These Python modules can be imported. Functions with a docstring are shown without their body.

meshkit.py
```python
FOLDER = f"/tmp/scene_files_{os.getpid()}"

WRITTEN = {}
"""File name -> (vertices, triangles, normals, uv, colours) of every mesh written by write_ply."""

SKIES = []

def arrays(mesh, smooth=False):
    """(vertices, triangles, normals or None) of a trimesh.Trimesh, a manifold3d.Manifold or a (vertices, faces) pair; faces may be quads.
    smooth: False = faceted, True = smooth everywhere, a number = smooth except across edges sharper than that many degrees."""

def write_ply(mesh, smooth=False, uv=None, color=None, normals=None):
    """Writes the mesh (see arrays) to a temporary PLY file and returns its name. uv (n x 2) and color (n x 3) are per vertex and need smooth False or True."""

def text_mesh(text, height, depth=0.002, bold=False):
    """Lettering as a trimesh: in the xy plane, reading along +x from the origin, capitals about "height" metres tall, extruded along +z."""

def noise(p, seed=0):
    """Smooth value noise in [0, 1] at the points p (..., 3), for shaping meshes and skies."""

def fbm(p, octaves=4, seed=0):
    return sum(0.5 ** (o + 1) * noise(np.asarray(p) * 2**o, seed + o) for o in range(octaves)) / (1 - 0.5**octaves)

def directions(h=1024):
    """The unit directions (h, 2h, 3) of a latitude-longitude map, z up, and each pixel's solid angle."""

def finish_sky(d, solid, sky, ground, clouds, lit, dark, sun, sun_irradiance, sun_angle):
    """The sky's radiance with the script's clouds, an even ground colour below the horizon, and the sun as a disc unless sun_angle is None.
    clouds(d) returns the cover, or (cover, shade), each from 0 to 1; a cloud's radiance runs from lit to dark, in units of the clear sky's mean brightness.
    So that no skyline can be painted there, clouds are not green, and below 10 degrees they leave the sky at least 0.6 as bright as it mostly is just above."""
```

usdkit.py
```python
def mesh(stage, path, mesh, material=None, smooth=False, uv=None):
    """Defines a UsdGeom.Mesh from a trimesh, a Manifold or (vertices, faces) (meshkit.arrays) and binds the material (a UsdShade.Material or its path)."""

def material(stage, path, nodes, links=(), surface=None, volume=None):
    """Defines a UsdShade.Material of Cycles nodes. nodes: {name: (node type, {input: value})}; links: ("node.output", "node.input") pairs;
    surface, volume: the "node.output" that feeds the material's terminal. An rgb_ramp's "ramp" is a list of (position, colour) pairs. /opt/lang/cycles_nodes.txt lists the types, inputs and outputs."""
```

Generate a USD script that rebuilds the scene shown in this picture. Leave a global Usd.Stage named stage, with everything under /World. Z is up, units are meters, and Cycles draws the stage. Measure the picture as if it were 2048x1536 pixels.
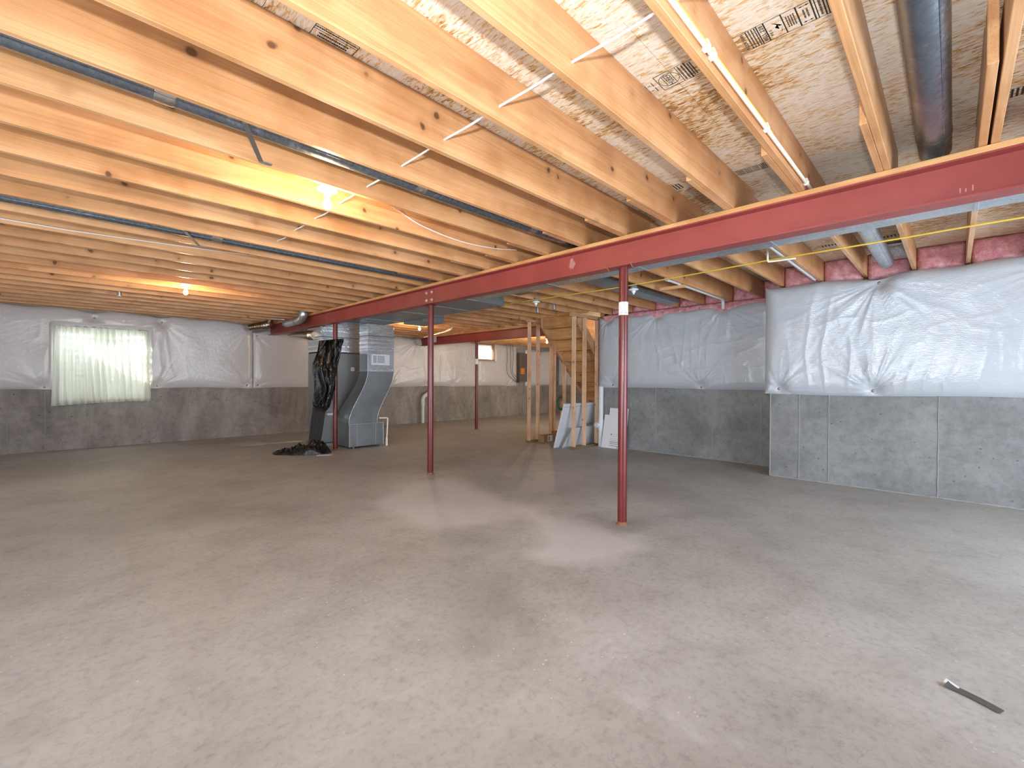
import math, random
import numpy as np, trimesh
import usdkit, meshkit
from meshkit import noise, fbm
from pxr import Usd, UsdGeom, UsdLux, UsdShade, Gf, Sdf, Vt

stage = Usd.Stage.CreateInMemory()
UsdGeom.SetStageUpAxis(stage, UsdGeom.Tokens.z)
UsdGeom.SetStageMetersPerUnit(stage, 1.0)
UsdGeom.Xform.Define(stage, '/World')
UsdGeom.Scope.Define(stage, '/World/Looks')
rng = random.Random(7)

# ------------------------------------------------------------------ camera
CAM_H = 1.418
FPX, YAW, PITCH, ROLL = 902.1, math.radians(44.3636), math.radians(-0.5015), math.radians(0.2429)
fw = np.array([math.cos(YAW) * math.cos(PITCH), math.sin(YAW) * math.cos(PITCH), math.sin(PITCH)])
rt = np.cross(fw, [0, 0, 1.0]); rt /= np.linalg.norm(rt); up = np.cross(rt, fw)
rt, up = math.cos(ROLL) * rt + math.sin(ROLL) * up, -math.sin(ROLL) * rt + math.cos(ROLL) * up
cam = UsdGeom.Camera.Define(stage, '/World/camera')
cam.AddTransformOp().Set(Gf.Matrix4d(*rt, 0, *up, 0, *(-fw), 0, 0, 0, CAM_H, 1))
cam.CreateHorizontalApertureAttr(36.0)
cam.CreateVerticalApertureAttr(27.0)
cam.CreateFocalLengthAttr(FPX / 2048 * 36)
cam.CreateClippingRangeAttr(Gf.Vec2f(0.05, 200))
cam.CreateExposureAttr(0.29)

# ------------------------------------------------------------------ sky, sun, flash, unseen and added area lights
dome = UsdLux.DomeLight.Define(stage, '/World/sky')
dome.CreateIntensityAttr(4.0); dome.CreateColorAttr(Gf.Vec3f(0.86, 0.94, 1.0))
sun = UsdLux.DistantLight.Define(stage, '/World/sun')
sun.CreateIntensityAttr(90000.0); sun.CreateAngleAttr(0.6); sun.CreateColorAttr(Gf.Vec3f(1.0, 0.95, 0.86))
sd = np.array([1.62, -1.2, -1.35]); sd /= np.linalg.norm(sd)
zx = -sd; xx = np.cross([0, 0, 1.0], zx); xx /= np.linalg.norm(xx); yx = np.cross(zx, xx)
sun.AddTransformOp().Set(Gf.Matrix4d(*xx, 0, *yx, 0, *zx, 0, 0, 0, 0, 1))
flash = UsdLux.SphereLight.Define(stage, '/World/camera_flash')
flash.CreateRadiusAttr(0.045); flash.CreateIntensityAttr(5000.0); flash.CreateColorAttr(Gf.Vec3f(0.95, 0.985, 1.05))
sh = UsdLux.ShapingAPI.Apply(flash.GetPrim()); sh.CreateShapingConeAngleAttr(68.0); sh.CreateShapingConeSoftnessAttr(1.0)
fa = np.array([math.cos(YAW) * math.cos(math.radians(13)), math.sin(YAW) * math.cos(math.radians(13)), math.sin(math.radians(13))])   # speedlight head tilted up
fz = -fa; fxx = np.cross([0, 0, 1.0], fz); fxx /= np.linalg.norm(fxx); fyy = np.cross(fz, fxx)
flash.AddTransformOp().Set(Gf.Matrix4d(*fxx, 0, *fyy, 0, *fz, 0, -0.12, -0.02, 1.74, 1))


def rect_light(name, pos, z_axis, y_axis, w, h, inten, col):
    l = UsdLux.RectLight.Define(stage, '/World/' + name)
    l.CreateWidthAttr(w); l.CreateHeightAttr(h); l.CreateIntensityAttr(inten); l.CreateColorAttr(Gf.Vec3f(*col))
    z = np.array(z_axis, float); y = np.array(y_axis, float); x = np.cross(y, z)
    l.AddTransformOp().Set(Gf.Matrix4d(*x, 0, *y, 0, *z, 0, *pos, 1))


# unseen area lights: rear, side brighten the room; left, far are added fill
rect_light('unseen_light_rear', (-3.38, 2.0, 1.25), (-1, 0, 0), (0, 0, 1), 3.4, 2.3, 9.4, (0.82, 0.95, 1.10))  # out of view behind the camera, placed to light the right wall
rect_light('added_fill_left', (-3.38, 8.0, 1.25), (-1, 0, 0), (0, 0, 1), 3.4, 2.3, 2.5, (0.90, 0.95, 1.02))  # added fill for the far left side, no doorway there
rect_light('added_fill_far', (12.4, 5.60, 1.25), (0, -1, 0), (0, 0, 1), 5.0, 2.3, 3.8, (1.0, 0.90, 0.78))  # added warm fill hidden behind the stairs, brightens the far end
rect_light('unseen_light_side', (4.0, -3.38, 1.25), (0, -1, 0), (0, 0, 1), 5.0, 2.3, 8.6, (0.82, 0.95, 1.10))  # out of view behind the camera, brightens joist sides and floor


# ------------------------------------------------------------------ helpers
def numbered(path):
    p, k = path, 0
    while stage.GetPrimAtPath(p):
        k += 1
        p = f'{path}_{k:03d}'
    return p


def base(parent):
    return str(parent.GetPath()) if parent is not None else '/World'


def keys(prim, label=None, cat=None, group=None, kind=None):
    for k, v in (('label', label), ('category', cat), ('group', group), ('kind', kind)):
        if v:
            prim.SetCustomDataByKey(k, v)


def obj(name, mesh, mat, parent=None, smooth=False, label=None, cat=None, group=None, kind=None):
    path = numbered(base(parent) + '/' + name)
    m = usdkit.mesh(stage, path, mesh, mat, smooth).GetPrim()
    keys(m, label, cat, group, kind)
    return m


def thing(name, label, cat, group=None, kind=None, loc=None):
    x = UsdGeom.Xform.Define(stage, numbered('/World/' + name))
    keys(x.GetPrim(), label, cat, group, kind)
    return x.GetPrim()


def cat_(*ms):
    vs, fs, o = [], [], 0
    for v, f in ms:
        vs.append(v); fs.append(f + o); o += len(v)
    return np.vstack(vs), np.vstack(fs)


def box(x0, x1, y0, y1, z0, z1, b=0.0):
    if b <= 0:
        v = np.array([[x, y, z] for x in (x0, x1) for y in (y0, y1) for z in (z0, z1)], float)
        f = np.array([[0, 1, 3], [0, 3, 2], [4, 6, 7], [4, 7, 5], [0, 4, 5], [0, 5, 1], [2, 3, 7], [2, 7, 6], [0, 2, 6], [0, 6, 4], [1, 5, 7], [1, 7, 3]])
        return v, f
    p = []
    for sx in (0, 1):
        for sy in (0, 1):
            for sz in (0, 1):
                c = [(x0, x1)[sx], (y0, y1)[sy], (z0, z1)[sz]]
                i = [c[0] + (b if sx == 0 else -b), c[1] + (b if sy == 0 else -b), c[2] + (b if sz == 0 else -b)]
                p += [[c[0], i[1], i[2]], [i[0], c[1], i[2]], [i[0], i[1], c[2]]]
    h = trimesh.Trimesh(p).convex_hull
    return np.array(h.vertices), np.array(h.faces)


def tf(m, M=None, t=(0, 0, 0)):
    v, f = m
    v = np.asarray(v)
    if M is not None:
        v = v @ np.asarray(M, float).T
    return v + np.asarray(t, float), f


def compact(V, F):
    u, inv = np.unique(F, return_inverse=True)
    return V[u], inv.reshape(F.shape)


def rotz(a):
    c, s = math.cos(a), math.sin(a)
    return np.array([[c, -s, 0], [s, c, 0], [0, 0, 1.0]])


def sweep(pts, r, n=10, cap=True):
    """Round tube through pts; r a number or a list."""
    pts = np.array(pts, float); N = len(pts)
    r = np.broadcast_to(np.asarray(r, float), (N,))
    t = np.gradient(pts, axis=0); t /= np.linalg.norm(t, axis=1, keepdims=True)
    ref = np.array([0, 0, 1.0]) if abs(t[0][2]) < 0.9 else np.array([1.0, 0, 0])
    a = np.cross(t[0], ref); a /= np.linalg.norm(a)
    V = []
    for i in range(N):
        a = a - t[i] * np.dot(a, t[i]); a /= np.linalg.norm(a)
        b = np.cross(t[i], a)
        th = np.arange(n) * 2 * np.pi / n
        V.append(pts[i] + r[i] * (np.cos(th)[:, None] * a + np.sin(th)[:, None] * b))
    V = np.vstack(V); F = []
    for i in range(N - 1):
        for j in range(n):
            p, q = i * n + j, i * n + (j + 1) % n
            F += [[p, q, q + n], [p, q + n, p + n]]
    if cap:
        V = np.vstack([V, pts[0], pts[-1]])
        for j in range(n):
            F += [[N * n, (j + 1) % n, j], [N * n + 1, (N - 1) * n + j, (N - 1) * n + (j + 1) % n]]
    return V, np.array(F)


def cyl(p0, p1, r, n=20):
    return sweep([p0, p1], r, n)


def lathe(prof, c=(0, 0, 0), n=28):
    """profile of (r, z) turned about z."""
    V, F = [], []
    for r, z in prof:
        th = np.arange(n) * 2 * np.pi / n
        V.append(np.c_[r * np.cos(th), r * np.sin(th), np.full(n, z)])
    V = np.vstack(V)
    for i in range(len(prof) - 1):
        for j in range(n):
            p, q = i * n + j, i * n + (j + 1) % n
            F += [[p, q, q + n], [p, q + n, p + n]]
    return V + np.asarray(c, float), np.array(F)


def prism(poly, axis, a, b):
    """Extrudes a 2D outline along an axis from a to b; outline coordinates are the two other axes in xyz order."""
    from shapely.geometry import Polygon
    m = trimesh.creation.extrude_polygon(Polygon(poly), b - a, engine='earcut')
    v = np.array(m.vertices); f = np.array(m.faces)
    u, w, h = v[:, 0], v[:, 1], v[:, 2] + a
    if axis == 'y':
        return np.c_[u, h, w], f[:, ::-1]
    if axis == 'x':
        return np.c_[h, u, w], f
    return np.c_[u, w, h], f


def spline(pts, n=8):
    """Catmull-Rom through the points."""
    P = np.array(pts, float); P = np.vstack([2 * P[0] - P[1], P, 2 * P[-1] - P[-2]]); out = []
    for i in range(1, len(P) - 2):
        for t in np.linspace(0, 1, n, endpoint=False):
            a, b, c, d = P[i - 1], P[i], P[i + 1], P[i + 2]
            out.append(0.5 * (2 * b + (c - a) * t + (2 * a - 5 * b + 4 * c - d) * t * t + (3 * b - a - 3 * c + d) * t ** 3))
    return np.array(out + [P[-2]])


def text(s, h, bold=False, depth=0.0008):
    m = meshkit.text_mesh(s, h, depth, bold)
    return np.array(m.vertices), np.array(m.faces)


# ------------------------------------------------------------------ materials
L = '/World/Looks/'


def simple(name, col, rough=0.5, metallic=0.0, bump=None, **kw):
    nodes = {'p': ('principled_bsdf', {'base_color': col, 'roughness': rough, 'metallic': metallic, **kw})}
    links = []
    if bump:
        nodes['g'] = ('geometry', {}); nodes['n'] = ('noise_texture', {'scale': bump[0], 'detail': 4.0})
        nodes['b'] = ('bump', {'strength': bump[1], 'distance': bump[2] if len(bump) > 2 else 0.01})
        links = [('g.position', 'n.vector'), ('n.fac', 'b.height'), ('b.normal', 'p.normal')]
    return usdkit.material(stage, L + name, nodes, links, surface='p.BSDF')


def wood(name, axis, light, dark, knot=(0.16, 0.07, 0.03), kscale=3.2, krad=0.085, rough=0.42, grain=1.0, spec=0.5):
    al, ac, af = {'x': ((0.55, 7, 7), (2.5, 130, 130), (1, 1, 1)), 'y': ((7, 0.55, 7), (130, 2.5, 130), (1, 1, 1)), 'z': ((7, 7, 0.55), (130, 130, 2.5), (1, 1, 1))}[axis]
    mid = tuple((a + b) / 2 for a, b in zip(light, dark))
    N = {'g': ('geometry', {}),
         'm1': ('mapping', {'scale': al}), 'n1': ('noise_texture', {'scale': 1.0, 'detail': 3.0, 'roughness': 0.55, 'distortion': 0.7}),
         'rings': ('math', {'math_type': 'multiply', 'value2': 26.0}), 'sin': ('math', {'math_type': 'sine'}),
         'sin01': ('map_range', {'from_min': -1.0, 'from_max': 1.0, 'to_min': 0.0, 'to_max': 1.0}),
         'm2': ('mapping', {'scale': ac}), 'n2': ('noise_texture', {'scale': 1.0, 'detail': 2.0}),
         'r1': ('rgb_ramp', {'ramp': [(0.25, light), (0.5, mid), (0.78, dark)]}),
         'rmix': ('mix', {'mix_type': 'multiply', 'fac': 0.16 * grain}),
         'rr': ('rgb_ramp', {'ramp': [(0.35, (1, 1, 1)), (1.0, (0.62, 0.45, 0.3))]}),
         'fmix': ('mix', {'mix_type': 'multiply', 'fac': 0.45 * grain}),
         'fr': ('rgb_ramp', {'ramp': [(0.3, (0.72, 0.62, 0.5)), (0.62, (1, 1, 1))]}),
         'v': ('voronoi_texture', {'scale': kscale, 'randomness': 1.0}),
         'warp': ('noise_texture', {'scale': 9.0, 'detail': 2.0}), 'wm': ('mix', {'mix_type': 'linear_light', 'fac': 0.03}),
         'kr': ('map_range', {'from_min': krad * 0.55, 'from_max': krad, 'to_min': 1.0, 'to_max': 0.0, 'clamp': True}),
         'halo': ('map_range', {'from_min': krad * 0.9, 'from_max': krad * 2.6, 'to_min': 0.5, 'to_max': 0.0, 'clamp': True}),
         'hm': ('mix', {'color2': tuple(c * 0.72 for c in dark)}),
         'km': ('mix', {'color2': knot}),
         'lo': ('noise_texture', {'scale': 4.5, 'detail': 1.5}), 'bl': ('noise_texture', {'scale': 2.6, 'detail': 3.0}), 'blr': ('rgb_ramp', {'ramp': [(0.36, (0.80, 0.72, 0.64)), (0.52, (1, 1, 1)), (0.68, (1.12, 1.12, 1.14))]}), 'blm': ('mix', {'mix_type': 'multiply', 'fac': 0.75}),
         'hs': ('math', {'math_type': 'multiply', 'value2': 0.12}), 'ha': ('math', {'math_type': 'add'}),
         'b': ('bump', {'strength': 0.35, 'distance': 0.02}),
         'p': ('principled_bsdf', {'roughness': rough, 'specular_ior_level': spec})}
    K = [('g.position', 'm1.vector'), ('m1.vector', 'n1.vector'), ('n1.fac', 'r1.fac'), ('n1.fac', 'rings.value1'), ('rings.value', 'sin.value1'), ('sin.value', 'sin01.value'),
         ('sin01.result', 'rr.fac'), ('r1.color', 'rmix.color1'), ('rr.color', 'rmix.color2'),
         ('g.position', 'm2.vector'), ('m2.vector', 'n2.vector'), ('n2.fac', 'fr.fac'), ('rmix.color', 'fmix.color1'), ('fr.color', 'fmix.color2'),
         ('g.position', 'warp.vector'), ('g.position', 'wm.color1'), ('warp.color', 'wm.color2'), ('wm.color', 'v.vector'),
         ('v.distance', 'kr.value'), ('v.distance', 'halo.value'), ('halo.result', 'hm.fac'), ('fmix.color', 'hm.color1'), ('hm.color', 'km.color1'), ('kr.result', 'km.fac'),
         ('g.position', 'bl.vector'), ('bl.fac', 'blr.fac'), ('km.color', 'blm.color1'), ('blr.color', 'blm.color2'), ('blm.color', 'p.base_color'),
         ('g.position', 'lo.vector'), ('n2.fac', 'hs.value1'), ('hs.value', 'ha.value1'), ('lo.fac', 'ha.value2'), ('ha.value', 'b.height'), ('b.normal', 'p.normal')]
    return usdkit.material(stage, L + name, N, K, surface='p.BSDF')


WL, WD = (0.735, 0.42, 0.21), (0.56, 0.275, 0.11)
M = {}
M['joist'] = wood('joist_wood', 'x', WL, WD, kscale=4.0, krad=0.10, rough=0.37)
M['plate'] = wood('plate_wood', 'y', (0.72, 0.42, 0.18), (0.55, 0.28, 0.10), kscale=2.0)
M['stud'] = wood('stud_wood', 'z', (0.78, 0.52, 0.34), (0.64, 0.39, 0.23), kscale=7.0, krad=0.13, rough=0.6, knot=(0.2, 0.09, 0.05))
M['studx'] = wood('framing_wood', 'x', (0.66, 0.40, 0.22), (0.5, 0.27, 0.13), kscale=5.0, rough=0.6)
M['stair'] = wood('stair_wood', 'y', (0.62, 0.34, 0.13), (0.46, 0.22, 0.075), kscale=3.0, krad=0.1, rough=0.5, grain=1.8)
M['treated'] = wood('treated_wood', 'x', (0.25, 0.18, 0.08), (0.17, 0.115, 0.05), rough=0.7)


def osb():
    N = {'g': ('geometry', {}),
         'dn': ('noise_texture', {'scale': 5.0, 'detail': 2.0}), 'dm': ('mix', {'mix_type': 'linear_light', 'fac': 0.018}),
         'ma': ('mapping', {'scale': (85, 21, 1), 'rotation': (0, 0, 0.2)}), 'va': ('voronoi_texture', {'scale': 1.0}),
         'mb': ('mapping', {'scale': (70, 19, 1), 'rotation': (0, 0, -0.35)}), 'vb': ('voronoi_texture', {'scale': 1.0}),
         'mc': ('mapping', {'scale': (130, 36, 1), 'rotation': (0, 0, 0.6)}), 'vc': ('voronoi_texture', {'scale': 1.0}),
         'sa': ('separate_color', {}), 'sb': ('separate_color', {}), 'sc': ('separate_color', {}),
         'pick': ('mix', {}), 'pick2': ('mix', {'fac': 0.4}), 'gt': ('math', {'math_type': 'greater_than', 'value2': 0.5}),
         'big': ('noise_texture', {'scale': 1.3, 'detail': 3.0, 'roughness': 0.6}),
         'bigr': ('map_range', {'from_min': 0.40, 'from_max': 0.68, 'to_min': -0.18, 'to_max': 0.36, 'clamp': True}),
         'add': ('math', {'math_type': 'add'}),
         'r': ('rgb_ramp', {'ramp': [(0.0, (0.88, 0.82, 0.72)), (0.38, (0.86, 0.77, 0.64)), (0.58, (0.82, 0.68, 0.50)), (0.74, (0.72, 0.50, 0.28)), (0.9, (0.62, 0.37, 0.14)), (1.0, (0.40, 0.20, 0.07))]}),
         'fm': ('mapping', {'scale': (190, 22, 1)}), 'fn': ('noise_texture', {'scale': 1.0, 'detail': 3.0}),
         'fr': ('rgb_ramp', {'ramp': [(0.3, (0.66, 0.58, 0.5)), (0.55, (1, 1, 1))]}), 'fmx': ('mix', {'mix_type': 'multiply', 'fac': 0.55}),
         'b': ('bump', {'strength': 0.25, 'distance': 0.003}),
         'p': ('principled_bsdf', {'roughness': 0.6, 'specular_ior_level': 0.3})}
    K = [('g.position', 'dn.vector'), ('g.position', 'dm.color1'), ('dn.color', 'dm.color2'), ('dm.color', 'ma.vector'), ('dm.color', 'mb.vector'), ('dm.color', 'mc.vector'),
         ('ma.vector', 'va.vector'), ('mb.vector', 'vb.vector'), ('mc.vector', 'vc.vector'), ('va.color', 'sa.color'), ('vb.color', 'sb.color'), ('vc.color', 'sc.color'),
         ('sa.g', 'gt.value1'), ('gt.value', 'pick.fac'), ('sa.r', 'pick.color1'), ('sb.r', 'pick.color2'), ('pick.color', 'pick2.color1'), ('sc.r', 'pick2.color2'),
         ('g.position', 'big.vector'), ('big.fac', 'bigr.value'), ('pick2.color', 'add.value1'), ('bigr.result', 'add.value2'), ('add.value', 'r.fac'),
         ('g.position', 'fm.vector'), ('fm.vector', 'fn.vector'), ('fn.fac', 'fr.fac'), ('r.color', 'fmx.color1'), ('fr.color', 'fmx.color2'), ('fmx.color', 'p.base_color'),
         ('pick2.color', 'b.height'), ('b.normal', 'p.normal')]
    return usdkit.material(stage, L + 'osb_board', N, K, surface='p.BSDF')


M['osb'] = osb()


def concrete(name, dark, mid, light, rough=0.75, big=0.7, streak=None, pock=0.0, attr=None, patch=None, flecks=False):
    N = {'g': ('geometry', {}),
         'mp': ('mapping', {'scale': streak or (1, 1, 1)}),
         'n1': ('noise_texture', {'scale': big, 'detail': 6.0, 'roughness': 0.62, 'distortion': 0.4}),
         'n2': ('noise_texture', {'scale': 9.0, 'detail': 5.0, 'roughness': 0.65}),
         'n3': ('noise_texture', {'scale': 70.0, 'detail': 3.0}),
         'r1': ('rgb_ramp', {'ramp': [(0.28, dark), (0.5, mid), (0.72, light)]}),
         'r2': ('rgb_ramp', {'ramp': [(0.3, (0.72, 0.72, 0.72)), (0.55, (1, 1, 1)), (0.75, (1.1, 1.09, 1.07))]}),
         'm2': ('mix', {'mix_type': 'multiply', 'fac': 0.75}),
         'r3': ('rgb_ramp', {'ramp': [(0.28, (0.75, 0.74, 0.73)), (0.5, (1, 1, 1))]}), 'm3': ('mix', {'mix_type': 'multiply', 'fac': 0.5}),
         'b': ('bump', {'strength': 0.25, 'distance': 0.008}),
         'p': ('principled_bsdf', {'roughness': rough, 'specular_ior_level': 0.35})}
    K = [('g.position', 'mp.vector'), ('mp.vector', 'n1.vector'), ('g.position', 'n2.vector'), ('g.position', 'n3.vector'), ('n1.fac', 'r1.fac'), ('n2.fac', 'r2.fac'),
         ('r1.color', 'm2.color1'), ('r2.color', 'm2.color2'), ('n3.fac', 'r3.fac'), ('m2.color', 'm3.color1'), ('r3.color', 'm3.color2'), ('n2.fac', 'b.height'), ('b.normal', 'p.normal')]
    last = 'm3.color'
    if pock:
        N['v'] = ('voronoi_texture', {'scale': 7.0}); N['vr'] = ('map_range', {'from_min': 0.05, 'from_max': 0.11, 'to_min': pock, 'to_max': 0.0, 'clamp': True})
        N['pm'] = ('mix', {'color2': tuple(c * 0.35 for c in dark)})
        K += [('g.position', 'v.vector'), ('v.distance', 'vr.value'), ('vr.result', 'pm.fac'), (last, 'pm.color1')]
        last = 'pm.color'
    if attr:
        N['at'] = ('attribute', {'attribute': attr}); N['am'] = ('mix', {'color2': patch})
        K += [('at.fac', 'am.fac'), (last, 'am.color1')]
        last = 'am.color'
    if flecks:
        N['fv'] = ('voronoi_texture', {'scale': 26.0}); N['fvr'] = ('map_range', {'from_min': 0.07, 'from_max': 0.13, 'to_min': 0.6, 'to_max': 0.0, 'clamp': True})
        N['fn'] = ('noise_texture', {'scale': 1.1, 'detail': 2.0}); N['fnr'] = ('map_range', {'from_min': 0.47, 'from_max': 0.6, 'to_min': 0.0, 'to_max': 1.0, 'clamp': True})
        N['fx'] = ('math', {'math_type': 'multiply'}); N['fm'] = ('mix', {'color2': (0.72, 0.66, 0.58)})
        K += [('g.position', 'fv.vector'), ('fv.distance', 'fvr.value'), ('g.position', 'fn.vector'), ('fn.fac', 'fnr.value'), ('fvr.result', 'fx.value1'), ('fnr.result', 'fx.value2'), ('fx.value', 'fm.fac'), (last, 'fm.color1')]
        last = 'fm.color'
    K.append((last, 'p.base_color'))
    return usdkit.material(stage, L + name, N, K, surface='p.BSDF')


def floor_concrete():
    N = {'g': ('geometry', {}),
         'n1': ('noise_texture', {'scale': 0.55, 'detail': 7.0, 'roughness': 0.6, 'distortion': 0.5}), 'r1': ('rgb_ramp', {'ramp': [(0.3, (0.320, 0.306, 0.281)), (0.5, (0.405, 0.394, 0.366)), (0.7, (0.468, 0.460, 0.435))]}),
         'n2': ('noise_texture', {'scale': 3.2, 'detail': 8.0, 'roughness': 0.68}), 'r2': ('rgb_ramp', {'ramp': [(0.3, (0.80, 0.78, 0.76)), (0.52, (1, 1, 1)), (0.75, (1.06, 1.06, 1.06))]}), 'm2': ('mix', {'mix_type': 'multiply', 'fac': 0.8}),
         'n3': ('noise_texture', {'scale': 22.0, 'detail': 8.0, 'roughness': 0.76}), 'r3': ('rgb_ramp', {'ramp': [(0.3, (0.72, 0.70, 0.68)), (0.5, (1, 1, 1)), (0.72, (1.07, 1.07, 1.07))]}), 'm3': ('mix', {'mix_type': 'multiply', 'fac': 0.9}),
         'cv': ('voronoi_texture', {'scale': 5.0, 'feature': 'distance_to_edge'}), 'cn': ('noise_texture', {'scale': 7.0, 'detail': 5.0}), 'cm': ('mix', {'mix_type': 'linear_light', 'fac': 0.22}),
         'cr': ('map_range', {'from_min': 0.004, 'from_max': 0.02, 'to_min': 0.28, 'to_max': 0.0, 'clamp': True}), 'ck': ('noise_texture', {'scale': 0.8, 'detail': 3.0}), 'ckr': ('map_range', {'from_min': 0.5, 'from_max': 0.62, 'to_min': 0.0, 'to_max': 1.0, 'clamp': True}),
         'cx': ('math', {'math_type': 'multiply'}), 'cmx': ('mix', {'color2': (0.17, 0.155, 0.14)}),
         'at': ('attribute', {'attribute': 'stain'}), 'am': ('mix', {'color2': (0.60, 0.585, 0.585)}),
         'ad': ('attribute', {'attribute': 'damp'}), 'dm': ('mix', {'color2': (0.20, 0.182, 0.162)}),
         'fv': ('voronoi_texture', {'scale': 17.0}), 'fvr': ('map_range', {'from_min': 0.06, 'from_max': 0.11, 'to_min': 0.75, 'to_max': 0.0, 'clamp': True}),
         'fn': ('noise_texture', {'scale': 1.1, 'detail': 2.0}), 'fnr': ('map_range', {'from_min': 0.45, 'from_max': 0.58, 'to_min': 0.0, 'to_max': 1.0, 'clamp': True}), 'fx': ('math', {'math_type': 'multiply'}), 'fm': ('mix', {'color2': (0.70, 0.66, 0.60)}),
         'b': ('bump', {'strength': 0.22, 'distance': 0.004}), 'p': ('principled_bsdf', {'roughness': 0.52, 'specular_ior_level': 0.4})}
    K = [('g.position', n + '.vector') for n in ('n1', 'n2', 'n3', 'cn', 'ck', 'fv', 'fn')]
    K += [('n1.fac', 'r1.fac'), ('n2.fac', 'r2.fac'), ('n3.fac', 'r3.fac'), ('r1.color', 'm2.color1'), ('r2.color', 'm2.color2'), ('m2.color', 'm3.color1'), ('r3.color', 'm3.color2'),
          ('g.position', 'cm.color1'), ('cn.color', 'cm.color2'), ('cm.color', 'cv.vector'), ('cv.distance', 'cr.value'), ('ck.fac', 'ckr.value'), ('cr.result', 'cx.value1'), ('ckr.result', 'cx.value2'), ('cx.value', 'cmx.fac'), ('m3.color', 'cmx.color1'),
          ('ad.fac', 'dm.fac'), ('cmx.color', 'dm.color1'), ('at.fac', 'am.fac'), ('dm.color', 'am.color1'),
          ('fv.distance', 'fvr.value'), ('fn.fac', 'fnr.value'), ('fvr.result', 'fx.value1'), ('fnr.result', 'fx.value2'), ('fx.value', 'fm.fac'), ('am.color', 'fm.color1'), ('fm.color', 'p.base_color'), ('n3.fac', 'b.height'), ('b.normal', 'p.normal')]
    return usdkit.material(stage, L + 'floor_concrete', N, K, surface='p.BSDF')


M['floor'] = floor_concrete()
M['wall'] = concrete('wall_concrete', (0.165, 0.165, 0.162), (0.235, 0.235, 0.231), (0.305, 0.305, 0.30), rough=0.85, big=1.2, pock=0.6)
M['wall2'] = concrete('bulb_warmed_concrete', (0.17, 0.153, 0.138), (0.275, 0.252, 0.23), (0.38, 0.355, 0.33), rough=0.85, big=1.1, streak=(1.7, 1, 0.75), pock=0.85)  # same concrete with warm bulb light put into its brown tint
M['seam'] = simple('seam_concrete', (0.30, 0.295, 0.285), 0.9, bump=(40, 0.5))



def painted_steel(name, col, dark, worn, rough=0.42):
    N = {'g': ('geometry', {}), 'n1': ('noise_texture', {'scale': 2.2, 'detail': 5.0, 'roughness': 0.6}), 'r1': ('rgb_ramp', {'ramp': [(0.3, dark), (0.62, col)]}),
         'n2': ('noise_texture', {'scale': 34.0, 'detail': 5.0, 'roughness': 0.75}), 'r2': ('rgb_ramp', {'ramp': [(0.66, (0, 0, 0)), (0.74, (1, 1, 1))]}), 'bw': ('rgb_to_bw', {}),
         'sc': ('math', {'math_type': 'multiply', 'value2': 0.5}), 'm': ('mix', {'color2': worn}), 'p': ('principled_bsdf', {'roughness': rough, 'specular_ior_level': 0.5}),
         'b': ('bump', {'strength': 0.08, 'distance': 0.004})}
    K = [('g.position', 'n1.vector'), ('g.position', 'n2.vector'), ('n1.fac', 'r1.fac'), ('n2.fac', 'r2.fac'), ('r2.color', 'bw.color'), ('bw.val', 'sc.value1'), ('sc.value', 'm.fac'),
         ('r1.color', 'm.color1'), ('m.color', 'p.base_color'), ('n2.fac', 'b.height'), ('b.normal', 'p.normal')]
    return usdkit.material(stage, L + name, N, K, surface='p.BSDF')


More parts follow.
